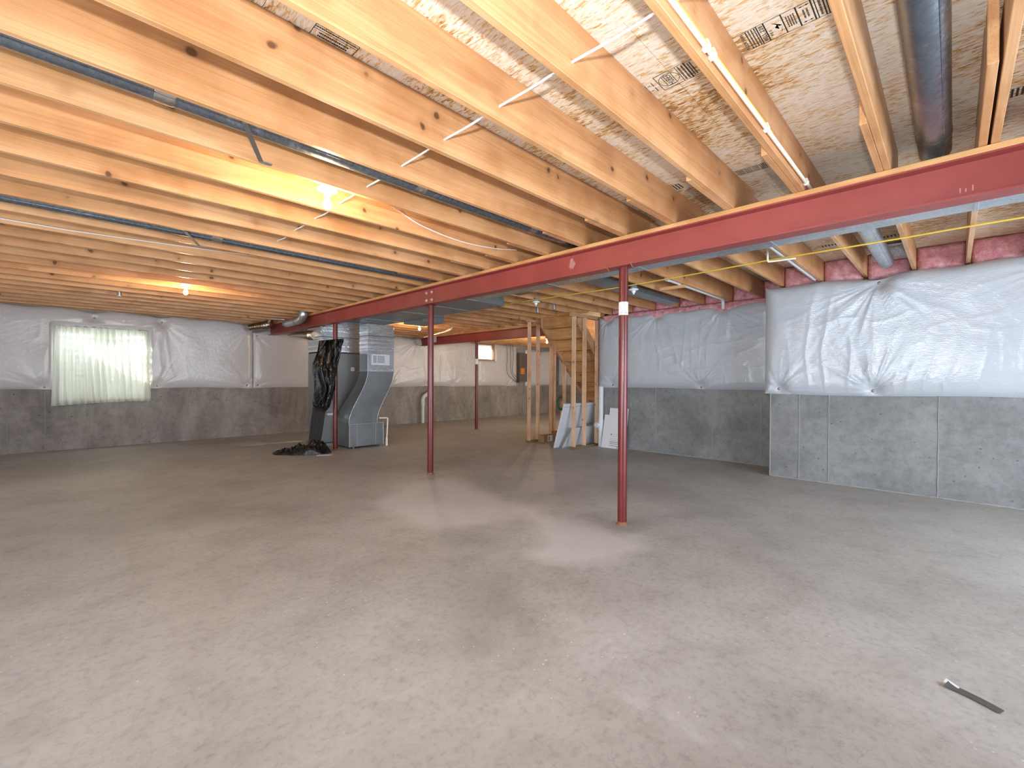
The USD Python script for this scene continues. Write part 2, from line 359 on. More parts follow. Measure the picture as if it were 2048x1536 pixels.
M['red'] = painted_steel('red_primer', (0.31, 0.055, 0.045), (0.25, 0.041, 0.033), (0.44, 0.19, 0.16))
M['redcol'] = painted_steel('red_column_paint', (0.15, 0.017, 0.014), (0.105, 0.012, 0.010), (0.24, 0.09, 0.075), 0.28)
M['rust'] = simple('rusty_weld', (0.22, 0.09, 0.04), 0.8, bump=(60, 0.6))
M['bolt'] = simple('bolt_steel', (0.62, 0.60, 0.58), 0.35, 0.8)


def galv(name, col, rough=0.34, spangle=0.12, grime=None, metallic=0.9):
    N = {'g': ('geometry', {}), 'v': ('voronoi_texture', {'scale': 55.0}), 's': ('separate_color', {}), 'mr': ('map_range', {'from_min': 0.0, 'from_max': 1.0, 'to_min': rough - spangle, 'to_max': rough + spangle}),
         'n': ('noise_texture', {'scale': 3.0, 'detail': 5.0, 'roughness': 0.65}), 'r': ('rgb_ramp', {'ramp': [(0.3, tuple(c * 0.8 for c in col)), (0.6, col)]}),
         'wn': ('noise_texture', {'scale': 4.5, 'detail': 1.0}), 'b': ('bump', {'strength': 0.25, 'distance': 0.02}), 'p': ('principled_bsdf', {'metallic': metallic})}
    K = [('g.position', 'v.vector'), ('v.color', 's.color'), ('s.r', 'mr.value'), ('mr.result', 'p.roughness'), ('g.position', 'n.vector'), ('n.fac', 'r.fac'), ('g.position', 'wn.vector'), ('wn.fac', 'b.height'), ('b.normal', 'p.normal')]
    last = 'r.color'
    if grime:
        N['gn'] = ('noise_texture', {'scale': 6.0, 'detail': 8.0, 'roughness': 0.75, 'distortion': 1.2}); N['gr'] = ('map_range', {'from_min': 0.56, 'from_max': 0.66, 'to_min': 0.0, 'to_max': 0.75, 'clamp': True}); N['gm'] = ('mix', {'color2': grime})
        K += [('g.position', 'gn.vector'), ('gn.fac', 'gr.value'), ('gr.result', 'gm.fac'), (last, 'gm.color1')]
        last = 'gm.color'
    K.append((last, 'p.base_color'))
    return usdkit.material(stage, L + name, N, K, surface='p.BSDF')


M['galv'] = galv('galvanised_sheet', (0.56, 0.59, 0.62), 0.33, 0.05, metallic=0.85)
M['galvmat'] = galv('dull_galvanised', (0.29, 0.305, 0.315), 0.42, 0.05, metallic=0.75)
M['pipe'] = galv('dusty_round_duct', (0.27, 0.315, 0.365), 0.33, 0.05, grime=(0.50, 0.55, 0.60))
M['foil'] = simple('foil_tape', (0.72, 0.72, 0.72), 0.22, 1.0, bump=(35, 0.7, 0.01))
M['flex'] = simple('foil_flex_warm_tint', (0.50, 0.43, 0.33), 0.28, 1.0, bump=(30, 0.5, 0.01))  # golden tint carries the reflection of the warm wood overhead
M['strap'] = simple('strap_metal', (0.22, 0.21, 0.20), 0.45, 0.7)
M['cabinet'] = simple('furnace_paint', (0.20, 0.205, 0.205), 0.36, 0.3)


def poly(name, col, rough, emboss):
    N = {'g': ('geometry', {}), 'm': ('mapping', {'scale': (16, 16, 110)}), 'n': ('noise_texture', {'scale': 1.0, 'detail': 2.0}), 'n2': ('noise_texture', {'scale': 13.0, 'detail': 4.0, 'roughness': 0.55, 'distortion': 0.6}),
         'a': ('math', {'math_type': 'multiply', 'value2': emboss}), 'ad': ('math', {'math_type': 'add'}), 'b': ('bump', {'strength': 0.7, 'distance': 0.006}),
         'p': ('principled_bsdf', {'base_color': col, 'roughness': rough, 'specular_ior_level': 0.7})}
    K = [('g.position', 'm.vector'), ('m.vector', 'n.vector'), ('g.position', 'n2.vector'), ('n.fac', 'a.value1'), ('a.value', 'ad.value1'), ('n2.fac', 'ad.value2'), ('ad.value', 'b.height'), ('b.normal', 'p.normal')]
    return usdkit.material(stage, L + name, N, K, surface='p.BSDF')


M['poly'] = poly('white_poly_facing', (0.47, 0.495, 0.525), 0.2, 0.5)
M['poly2'] = poly('white_poly_facing_plain', (0.60, 0.585, 0.59), 0.25, 0.25)
M['pink'] = usdkit.material(stage, L + 'pink_fibreglass', {'g': ('geometry', {}), 'n': ('noise_texture', {'scale': 11.0, 'detail': 7.0, 'roughness': 0.7}), 'r': ('rgb_ramp', {'ramp': [(0.3, (0.46, 0.16, 0.175)), (0.5, (0.68, 0.31, 0.33)), (0.7, (0.82, 0.52, 0.53))]}),
                            'b': ('bump', {'strength': 0.9, 'distance': 0.03}), 'p': ('principled_bsdf', {'roughness': 1.0, 'specular_ior_level': 0.1})},
                            [('g.position', 'n.vector'), ('n.fac', 'r.fac'), ('r.color', 'p.base_color'), ('n.fac', 'b.height'), ('b.normal', 'p.normal')], surface='p.BSDF')
M['tack'] = simple('tack_washer', (0.25, 0.25, 0.26), 0.4, 0.8)
M['black'] = simple('black_film', (0.008, 0.0075, 0.007), 0.22, bump=(16, 0.6, 0.02), specular_ior_level=0.35)
M['blackflat'] = simple('black_film_flat', (0.020, 0.017, 0.015), 0.6, specular_ior_level=0.2)
M['pvc'] = simple('white_pvc', (0.66, 0.66, 0.64), 0.4)
M['cpvc'] = simple('cream_cpvc', (0.80, 0.74, 0.62), 0.4)
M['yellow'] = simple('yellow_sheath', (0.72, 0.50, 0.06), 0.5)
M['stripe'] = simple('yellow_stripe', (0.78, 0.62, 0.05), 0.5)
M['nm'] = simple('white_sheath', (0.76, 0.74, 0.71), 0.45)
M['porc'] = simple('porcelain', (0.82, 0.82, 0.80), 0.25)
M['boxsteel'] = simple('box_steel', (0.30, 0.33, 0.36), 0.4, 0.8)
M['ink'] = simple('black_ink', (0.03, 0.028, 0.026), 0.8)
M['card'] = simple('cardboard', (0.36, 0.19, 0.085), 0.8)
M['white'] = simple('white_board', (0.70, 0.71, 0.73), 0.5)
M['whitepanel'] = simple('white_door_skin', (0.62, 0.64, 0.66), 0.45)
M['edgebrown'] = simple('fibre_edge', (0.32, 0.18, 0.09), 0.8)
M['paper'] = simple('paper', (0.75, 0.75, 0.74), 0.8)
M['greyprint'] = simple('grey_print', (0.22, 0.23, 0.25), 0.8)
M['orange'] = simple('orange_sticker', (0.75, 0.22, 0.02), 0.6)
M['board'] = simple('service_board', (0.13, 0.105, 0.09), 0.7)
M['green'] = simple('dark_green_rubber', (0.01, 0.12, 0.05), 0.5)
M['darkwire'] = simple('dark_wire', (0.05, 0.045, 0.045), 0.6)
M['tape'] = simple('grey_tape', (0.085, 0.087, 0.085), 0.5, bump=(300, 0.3, 0.001))
M['tapeback'] = simple('pale_tape', (0.75, 0.78, 0.82), 0.3)  # paler face of the tape at its curled end
M['frame'] = simple('window_vinyl', (0.75, 0.75, 0.73), 0.4)
M['buck'] = simple('window_buck', (0.30, 0.12, 0.055), 0.7)
M['well'] = simple('well_steel', (0.62, 0.64, 0.65), 0.5, 0.3)
M['gravel'] = simple('gravel', (0.45, 0.43, 0.40), 0.9, bump=(40, 1.0, 0.03))
M['leaf'] = simple('leaf_green', (0.10, 0.22, 0.05), 0.6)
M['curtain'] = usdkit.material(stage, L + 'sheer_curtain', {'d': ('diffuse_bsdf', {'color': (0.74, 0.70, 0.62)}), 't': ('translucent_bsdf', {'color': (0.82, 0.84, 0.78)}), 'tr': ('transparent_bsdf', {'color': (0.9, 0.92, 0.9)}), 'm': ('mix_closure', {'fac': 0.52}), 'm2': ('mix_closure', {'fac': 0.10})},
                               [('d.BSDF', 'm.closure1'), ('t.BSDF', 'm.closure2'), ('m.closure', 'm2.closure1'), ('tr.BSDF', 'm2.closure2')], surface='m2.closure')
M['glass'] = usdkit.material(stage, L + 'window_glass', {'t': ('transparent_bsdf', {'color': (0.95, 0.97, 0.96)}), 'g': ('glossy_bsdf', {'roughness': 0.02}), 'm': ('mix_closure', {'fac': 0.07})},
                             [('t.BSDF', 'm.closure1'), ('g.BSDF', 'm.closure2')], surface='m.closure')
M['bulb'] = usdkit.material(stage, L + 'lit_bulb', {'e': ('emission', {'color': (1.0, 0.70, 0.40), 'strength': 640.0})}, [], surface='e.emission')

# ------------------------------------------------------------------ dimensions
ZJ, ZO = 2.82, 3.106            # joist underside, subfloor underside
YK = lambda k: 2.294 + 0.4877 * k   # far edge of joist k (joist is 38 mm thick)
XMIN, YMIN, XMAX, YW = -3.5, -3.5, 15.6, 12.55
XR1, XR2, YJOG, YEND = 7.55, 8.345, 1.95, 5.52

# ------------------------------------------------------------------ floor
gx = np.linspace(XMIN, XMAX + 0.05, 193); gy = np.linspace(YMIN, YW + 0.05, 162)
fx = np.unique(np.r_[gx, np.arange(1.4, 4.6, 0.03)]); fy = np.unique(np.r_[gy, np.arange(0.3, 6.0, 0.03)])
X, Y = np.meshgrid(fx, fy, indexing='ij')
from shapely.geometry import Polygon, Point
import shapely
patch = Polygon([(2.44, 4.78), (2.36, 3.75), (2.5, 3.4), (2.85, 3.25), (3.0, 3.12), (3.3, 3.05), (2.95, 2.75), (2.62, 2.5), (2.6, 2.24), (2.75, 2.0), (3.05, 1.8), (3.5, 1.75), (3.75, 1.95), (3.85, 2.5), (3.75, 3.2), (3.95, 4.2), (4.1, 5.2), (3.6, 5.45), (2.9, 5.1)])
pts = shapely.points(X.ravel() + 0.25 * (fbm(np.c_[X.ravel() * 4, Y.ravel() * 4, 0 * X.ravel()], 4, 3) - 0.5), Y.ravel() + 0.25 * (fbm(np.c_[X.ravel() * 4, Y.ravel() * 4, 0 * X.ravel()], 4, 9) - 0.5))
inside = shapely.contains(patch, pts); dist = shapely.distance(patch.boundary, pts)
stain = np.where(inside, np.clip(dist / 0.22, 0, 1), 0.0)
stain *= 0.45 + 0.55 * fbm(np.c_[X.ravel() * 2.2, Y.ravel() * 2.2, 0 * X.ravel()], 4, 5)
q = np.c_[X.ravel() * 9, Y.ravel() * 9, 0 * X.ravel()]
for (sx, sy, a_, b_, w_) in ((1.80, 0.985, 0.035, 0.07, 0.45), (1.835, 0.84, 0.03, 0.06, 0.4), (1.88, 0.58, 0.04, 0.03, 0.45), (1.80, 0.72, 0.03, 0.08, 0.3)):
    e_ = np.exp(-(((X.ravel() - sx) / a_) ** 2 + ((Y.ravel() - sy) / b_) ** 2))
    stain = np.maximum(stain, w_ * e_ * np.clip(2.4 * fbm(q * 2.2, 3, 4) - 0.6, 0, 1))
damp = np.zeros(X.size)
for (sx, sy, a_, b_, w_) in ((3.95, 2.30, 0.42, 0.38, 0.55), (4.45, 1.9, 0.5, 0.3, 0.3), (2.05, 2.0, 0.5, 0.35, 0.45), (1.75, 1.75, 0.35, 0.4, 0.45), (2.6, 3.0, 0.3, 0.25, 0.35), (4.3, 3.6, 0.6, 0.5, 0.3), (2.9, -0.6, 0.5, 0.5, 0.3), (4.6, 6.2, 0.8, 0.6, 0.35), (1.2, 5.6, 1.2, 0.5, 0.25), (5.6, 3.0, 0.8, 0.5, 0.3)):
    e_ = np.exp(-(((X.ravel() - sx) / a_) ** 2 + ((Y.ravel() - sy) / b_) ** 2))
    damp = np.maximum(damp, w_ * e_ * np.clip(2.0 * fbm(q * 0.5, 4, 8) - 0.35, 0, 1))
nx, ny = X.shape
I = np.arange(nx * ny).reshape(nx, ny)
F = np.vstack([np.c_[I[:-1, :-1].ravel(), I[1:, :-1].ravel(), I[1:, 1:].ravel()], np.c_[I[:-1, :-1].ravel(), I[1:, 1:].ravel(), I[:-1, 1:].ravel()]])
fl = obj('floor', (np.c_[X.ravel(), Y.ravel(), np.zeros(X.size)], F), M['floor'], kind='structure')
UsdGeom.PrimvarsAPI(fl).CreatePrimvar('stain', Sdf.ValueTypeNames.FloatArray, 'vertex').Set(Vt.FloatArray.FromNumpy((stain * 0.85).astype(np.float32)))
UsdGeom.PrimvarsAPI(fl).CreatePrimvar('damp', Sdf.ValueTypeNames.FloatArray, 'vertex').Set(Vt.FloatArray.FromNumpy(damp.astype(np.float32)))

# ------------------------------------------------------------------ walls
W1 = (0.06, 1.48, 0.98, 2.45)      # window 1 opening: x0 x1 z0 z1
W2 = (10.95, 11.86, 2.17, 2.76)
ZT = 2.80


def structure(name, mesh, mat, parent=None, smooth=False):
    return obj(name, mesh, mat, parent, smooth, kind=None if parent else 'structure')


wl = structure('wall_left', cat_(box(XMIN, W1[0], YW, YW + 0.25, 0, ZT), box(W1[0], W1[1], YW, YW + 0.25, 0, W1[2]), box(W1[0], W1[1], YW, YW + 0.25, W1[3], ZT),
                                 box(W1[1], W2[0], YW, YW + 0.25, 0, ZT), box(W2[0], W2[1], YW, YW + 0.25, 0, W2[2]), box(W2[0], W2[1], YW, YW + 0.25, W2[3], ZT), box(W2[1], XMAX, YW, YW + 0.25, 0, ZT)), M['wall2'])


def seam_x(x, y, z1, r):
    """Ragged vertical concrete fin on a wall facing -y."""
    z = np.linspace(0.0, z1, 14)
    w = [0.004 + 0.004 * r.random() for _ in z]
    return sweep(np.c_[x + np.array([0.004 * (r.random() - 0.5) for _ in z]), np.full(14, y), z], w, 5)


for x in (-1.2, -0.57, -0.08, 0.54, 1.62, 2.63, 3.25, 3.76, 4.84, 7.75, 8.5, 9.31, 10.42, 11.6, 12.73, 13.31, 14.2):
    obj('form_seam', seam_x(x, YW - 0.001, 1.3 if not W1[0] < x < W1[1] else 0.97, rng), M['seam'], wl, True)
wr = structure('wall_right', cat_(box(XR1, XR1 + 0.3, YMIN, YJOG, 0, 2.75), box(XR1 + 0.3, XR2 + 0.25, YJOG - 0.25, YJOG, 0, 2.75)), M['wall'])
for y in (1.585, 1.231, 0.124, -0.95, -2.1):
    obj('form_seam', tf(seam_x(0, 0, 1.3, rng), rotz(-math.pi / 2), (XR1 - 0.001, y, 0)), M['seam'], wr, True)
obj('corner_strip', box(XR1 - 0.012, XR1 + 0.05, YJOG, YJOG + 0.014, 0, 1.3, 0.004), M['seam'], wr)
wf = structure('wall_right_far', box(XR2, XR2 + 0.25, YJOG, YEND, 0, 2.70), M['wall'])
for y in (5.1, 4.19, 3.10, 2.3):
    obj('form_seam', tf(seam_x(0, 0, 1.3, rng), rotz(-math.pi / 2), (XR2 - 0.001, y, 0)), M['seam'], wf, True)
structure('wall_stair', box(XR2 + 0.25, XMAX, YEND - 0.25, YEND, 0, 2.80), M['wall2'])
structure('wall_end', box(XMAX, XMAX + 0.25, YEND, YW + 0.25, 0, 2.80), M['wall2'])
structure('wall_back', cat_(box(XMIN - 0.25, XMIN, YMIN, YW + 0.25, 0, ZO)), M['wall'])  # out of view, closes the room behind the camera for bounced light
structure('wall_near', cat_(box(XMIN - 0.25, XR1 + 0.3, YMIN - 0.25, YMIN, 0, ZO)), M['wall'])  # also out of view, encloses the near side for bounced light

# ragged mortar crust along the foot of the right-hand walls
def crust(y0, y1, x, n, r):
    y = np.linspace(y0, y1, n)
    return sweep(np.c_[np.full(n, x) + [0.006 * (r.random() - 0.5) for _ in y], y, [0.003 + 0.004 * r.random() for _ in y]], [0.005 + 0.011 * r.random() for _ in y], 6)


obj('mortar_crust', crust(-3.4, YJOG, XR1, 130, rng), M['seam'], wr, True)
obj('mortar_crust', crust(YJOG + 0.05, YEND, XR2, 90, rng), M['seam'], wf, True)

# ------------------------------------------------------------------ ceiling: subfloor boards, joists, printed stamps
ceil = UsdGeom.Xform.Define(stage, '/World/ceiling').GetPrim()
keys(ceil, kind='structure')
xs = [XMIN - 0.25] + [XMIN + 0.52 + 1.2192 * i for i in range(16)] + [XMAX + 0.25]
xs = sorted(x for x in xs if x <= XMAX + 0.25)
for i in range(len(xs) - 1):
    off = -3.75 if i % 2 else -2.53
    ys = [YMIN - 0.25] + [off + 2.4384 * j for j in range(8) if YMIN - 0.2 < off + 2.4384 * j < YW + 0.2] + [YW + 0.25]
    for j in range(len(ys) - 1):
        obj('board', box(xs[i] + 0.0015, xs[i + 1] - 0.0015, ys[j] + 0.0015, ys[j + 1] - 0.0015, ZO + 0.001 * ((i + j) % 2), ZO + 0.02), M['osb'], ceil)
obj('subfloor_backing', box(XMIN - 0.25, XMAX + 0.25, YMIN - 0.25, YW + 0.25, ZO + 0.02, ZO + 0.05), M['osb'], ceil)
STAIR_Y = (5.60, 6.72)
for k in range(-11, 22):
    y1 = YK(k); y0 = y1 - 0.038
    if y1 > YW + 0.15:
        continue
    obj('joist', box(XMIN, 4.30 + 0.35 * rng.random(), y0, y1, ZJ, ZO, 0.003), M['joist'], ceil)
    # span beyond the beam, lapped on the far side of the near joist
    ya, yb = (y1 + 0.001, y1 + 0.039) if k != -5 else (y1 + 0.013, y1 + 0.051)
    start = {-5: 2.9, -4: 3.1, -3: 3.1, -2: 3.13, -1: 3.16, 0: 3.29, 1: 3.29}.get(k, 3.1 + 0.35 * rng.random())
    if y1 < YJOG - 0.1:
        end = XR1 + 0.28
    elif y1 < STAIR_Y[0] - 0.1:
        end = XR2 + 0.2
    elif y1 < STAIR_Y[1]:
        end = 7.74
    else:
        end = 8.75
    obj('joist', box(start, end, ya, yb, ZJ, ZO, 0.003), M['joist'], ceil)
    if y1 > STAIR_Y[1]:
        obj('joist', box(8.1, XMAX, ya - 0.04, yb - 0.04, ZJ, ZO, 0.003), M['joist'], ceil)
obj('header', box(7.74, 7.78, STAIR_Y[0] - 0.2, STAIR_Y[1] + 0.1, ZJ, ZO, 0.003), M['plate'], ceil)
obj('rim_joist', cat_(box(XMIN, XMAX, YW + 0.12, YW + 0.16, ZT, ZO), box(XMAX + 0.1, XMAX + 0.14, YEND - 0.2, YW + 0.2, ZT, ZO)), M['studx'], ceil)  # out of view, closes the ceiling edge against stray daylight
obj('rim_joist', cat_(box(XR1 + 0.28, XR1 + 0.32, YMIN, YJOG, 2.75, ZO), box(XR2 + 0.2, XR2 + 0.24, YJOG - 0.2, YEND + 0.1, 2.7, ZO)), M['plate'], ceil)
obj('rim_joist', cat_(box(XR1 + 0.32, XR2 + 0.24, YJOG - 0.06, YJOG - 0.02, 2.7, ZO), box(XR2 + 0.24, XMAX + 0.14, YEND - 0.12, YEND - 0.08, 2.7, ZO), box(XR2 + 0.2, XR2 + 0.3, YEND - 0.12, YEND - 0.02, 2.7, ZO)), M['plate'], ceil)  # unseen boards closing gaps where sunlight leaked in above the walls
obj('sill_plate', box(XMIN, XMAX, YW + 0.02, YW + 0.16, 2.80, 2.82), M['studx'], ceil)


def ink(parts, x, y, name='printed_stamp'):
    """Flat print on the subfloor's underside, read from below: local x runs along -X, local y along +Y."""
    v, f = cat_(*parts)
    return obj(name, (np.c_[x - v[:, 0], y + v[:, 1], ZO - 0.0006 - v[:, 2] * 0.3], f), M['ink'], ceil)


def bar(x0, x1, y0, y1):
    return box(x0, x1, y0, y1, 0, 0.0012)


def fit(s, x0, x1, y, h, bold=True):
    v, f = text(s, h, bold)
    w = v[:, 0].max() - v[:, 0].min()
    v = v.copy(); v[:, 0] = (v[:, 0] - v[:, 0].min()) * (x1 - x0) / w + x0; v[:, 1] += y
    return v, f


def scribble(x0, x1, y0, y1, rows, r):
    """Rows of short dashes: print too small to read."""
    out, h = [], (y1 - y0) / rows
    for i in range(rows):
        x = x0 + 0.004
        while x < x1 - 0.006:
            w = min(0.003 + 0.007 * r.random(), x1 - 0.004 - x)
            out.append(bar(x, x + w, y0 + h * (i + 0.22), y0 + h * (i + 0.72)))
            x += w + 0.0025
    return out


def arrow(x, y0, y1):
    t = lambda ya, yb: (np.array([[x, ya, 0.001], [x - 0.005, yb, 0.001], [x + 0.005, yb, 0.001]]), np.array([[0, 2, 1], [0, 1, 2]]))
    return [bar(x - 0.0012, x + 0.0012, y0 + 0.008, y1 - 0.008), t(y0, y0 + 0.014), t(y1, y1 - 0.014)]


H = 0.148
s1 = [bar(0, 0.0025, 0, 0.425), bar(H - 0.0025, H, 0, 0.425)]
s1 += [bar(0, H, y, y + w) for y, w in ((0.0, 0.007), (0.043, 0.004), (0.054, 0.005), (0.084, 0.004), (0.095, 0.006), (0.153, 0.006), (0.212, 0.005), (0.285, 0.006), (0.316, 0.005))]
s1 += scribble(0, H, 0.012, 0.036, 2, rng) + scribble(0.01, 0.14, 0.063, 0.080, 1, rng) + scribble(0.03, 0.12, 0.166, 0.205, 4, rng) + scribble(0, H, 0.322, 0.372, 4, rng)
s1 += [fit('MILL 228', 0.012, 0.136, 0.294, 0.017), fit('FLOOR SPAN', 0.01, 0.138, 0.378, 0.014), fit('PS 2', 0.03, 0.075, 0.268, 0.010)]
s1 += arrow(0.018, 0.103, 0.148) + arrow(0.130, 0.103, 0.148) + scribble(0.04, 0.11, 0.112, 0.14, 2, rng)
tri = lambda a, b, c: (np.array([[*a, 0.001], [*b, 0.001], [*c, 0.001]]), np.array([[0, 1, 2], [0, 2, 1]]))
s1 += [tri((0.025, 0.232), (0.075, 0.222), (0.037, 0.232)), tri((0.075, 0.222), (0.125, 0.262), (0.075, 0.232)), tri((0.055, 0.238), (0.095, 0.238), (0.075, 0.252))]
ink(s1, 2.50, 0.372)
# round mark in a box, with the maker's word across it
s2 = [bar(0, 0.003, 0, 0.22), bar(H - 0.003, H, 0, 0.22), bar(0, H, 0.217, 0.22), bar(0, H, 0.095, 0.098), bar(0, H, 0.045, 0.052)]
cc = np.array([H / 2, 0.158])
ring = [(cc[0] + 0.055 * math.cos(a), cc[1] + 0.055 * math.sin(a), 0.0006) for a in np.linspace(0, 2 * math.pi, 40)]
s2 += [sweep(ring, 0.0016, 5, False), fit('HUBER', 0.024, 0.124, 0.140, 0.036, False), bar(0.03, 0.118, 0.130, 0.133), bar(0.03, 0.118, 0.183, 0.186)]
s2 += scribble(0.004, H - 0.004, 0.056, 0.092, 2, rng) + scribble(0.01, H - 0.01, 0.015, 0.04, 2, rng)
s2 += [bar(0.075, 0.115, 0.285, 0.289), bar(0.093, 0.097, 0.262, 0.275), bar(0.075, 0.115, 0.245, 0.249), bar(0.022, 0.062, 0.285, 0.289), bar(0.04, 0.044, 0.262, 0.275), bar(0.022, 0.062, 0.245, 0.249)]
ink(s2, 2.50, 0.995)
s3 = [bar(0, 0.002, 0, 0.22), bar(0.108, 0.11, 0, 0.22)] + [bar(0, 0.11, y, y + 0.003) for y in (0.058, 0.11, 0.166, 0.217)]
s3 += scribble(0, 0.11, 0.172, 0.214, 5, rng) + scribble(0, 0.11, 0.115, 0.16, 4, rng) + scribble(0, 0.11, 0.063, 0.105, 5, rng) + scribble(0, 0.11, 0.004, 0.054, 4, rng)
ink(s3, 3.965, 1.05)
s4 = [bar(0, 0.11, 0.10, 0.103), bar(0, 0.002, 0.02, 0.1), bar(0.108, 0.11, 0.02, 0.1)] + scribble(0, 0.11, 0.02, 0.095, 3, rng)
ink(s4, 3.87, 1.67)
s5 = [bar(0, 0.003, 0, 0.13), bar(0.217, 0.22, 0, 0.13), bar(0, 0.22, 0.06, 0.063), bar(0, 0.22, 0.0, 0.003)] + scribble(0, 0.22, 0.07, 0.12, 3, rng) + scribble(0.03, 0.19, 0.01, 0.055, 2, rng)
v, f = cat_(*s5)
obj('printed_stamp', (np.c_[0.885 + v[:, 0], 2.265 - v[:, 1], ZO - 0.0006 - v[:, 2] * 0.3], f[:, ::-1]), M['ink'], ceil)
s6 = [bar(0, 0.11, 0, 0.003), bar(0, 0.11, 0.12, 0.123), bar(0, 0.002, 0, 0.12), bar(0.108, 0.11, 0, 0.12)] + scribble(0, 0.11, 0.01, 0.115, 5, rng)
ink(s6, 3.99, -0.335)
for xx_, yy_ in ((6.80, 0.99), (6.86, 0.40)):
    ink([bar(0, 0.09, 0, 0.003), bar(0, 0.09, 0.22, 0.223)] + scribble(0, 0.09, 0.01, 0.21, 6, rng), xx_, yy_)

# ------------------------------------------------------------------ steel beams, nailers, columns
def ibeam(xc, z0, z1, bf=0.146, tf_=0.011, tw=0.008):
    h = bf / 2
    return [(xc - h, z0), (xc + h, z0), (xc + h, z0 + tf_), (xc + tw, z0 + tf_ + 0.006), (xc + tw, z1 - tf_ - 0.006), (xc + h, z1 - tf_), (xc + h, z1), (xc - h, z1), (xc - h, z1 - tf_),
            (xc - tw, z1 - tf_ - 0.006), (xc - tw, z0 + tf_ + 0.006), (xc - h, z0 + tf_)]


XB, ZB0, ZB1 = 3.95, 2.535, 2.782
b1 = thing('steel_beam', 'red steel I-beam, the near length running out of the right edge of the photo', 'beam')
obj('i_section', prism(ibeam(XB, ZB0, ZB1), 'y', YMIN, 5.572), M['red'], b1)
b2 = thing('steel_beam', 'red steel I-beam, the long far length from the bolted joint to the window wall', 'beam')
obj('i_section', prism(ibeam(XB, ZB0, ZB1), 'y', 5.578, YW - 0.02), M['red'], b2)
obj('splice_plate', box(XB - 0.016, XB - 0.008, 5.475, 5.672, ZB0 + 0.02, ZB1 - 0.02, 0.002), M['red'], b2)
for y in (5.505, 5.640):
    for z in (2.598, 2.712):
        obj('bolt', tf(lathe([(0, 0.022), (0.012, 0.022), (0.016, 0.016), (0.016, 0.004), (0.024, 0.004), (0.024, 0)], n=12), np.array([[0, 0, -1.0], [0, 1, 0], [1, 0, 0]]), (XB - 0.016, y, z)), M['bolt'], b2, 30)
sp = noise(np.c_[np.arange(24) * 0.9, np.zeros(24), np.zeros(24)], 3)
an = np.arange(24) * 2 * np.pi / 24
sm_ = np.c_[np.full(24, XB - 0.0086), 2.955 + (0.028 + 0.02 * sp) * np.cos(an), 2.672 + (0.035 + 0.04 * sp) * np.sin(an)]
obj('paint_smudge', (np.vstack([[XB - 0.0086, 2.955, 2.672], sm_]), np.array([[0, 1 + (j + 1) % 24, 1 + j] for j in range(24)])), simple('pale_smudge', (0.42, 0.19, 0.165), 0.6), b1)
for y, h_ in ((-0.02, 0.03), (-0.045, 0.022), (-0.075, 0.034)):
    obj('chalk_mark', box(XB - 0.0090, XB - 0.0080, y - 0.003, y + 0.003, 2.588, 2.588 + h_), simple(f'chalk_{int(h_ * 1000)}', (0.5, 0.24, 0.21), 0.7), b1)
for y in (2.205, 2.465):
    obj('bent_clip', sweep([(XB - 0.045, y, ZB0 - 0.03), (XB - 0.078, y, ZB0 - 0.012), (XB - 0.079, y, ZB0 + 0.022), (XB - 0.070, y + 0.006, ZB0 + 0.030)], 0.006, 8), M['rust'], b1, True)
XB2 = 8.5
b3 = thing('steel_beam', 'red steel I-beam in the far part of the basement behind the column and studs', 'beam')
obj('i_section', prism(ibeam(XB2, 2.515, 2.762), 'y', 6.95, YW - 0.02), M['red'], b3)
obj('nailer_plank', box(XB2 - 0.075, XB2 + 0.075, 6.95, YW - 0.02, 2.783 - 0.02, ZJ, 0.003), M['plate'], label='wooden nailer plank lying along the top of the far red beam', cat='plank')
obj('nailer_plank', box(XB - 0.079, XB + 0.075, YMIN, YW - 0.02, ZB1, ZJ - 0.001, 0.004), M['plate'], label='long orange-toned wooden nailer plank lying on the main red beam under the joists', cat='plank')


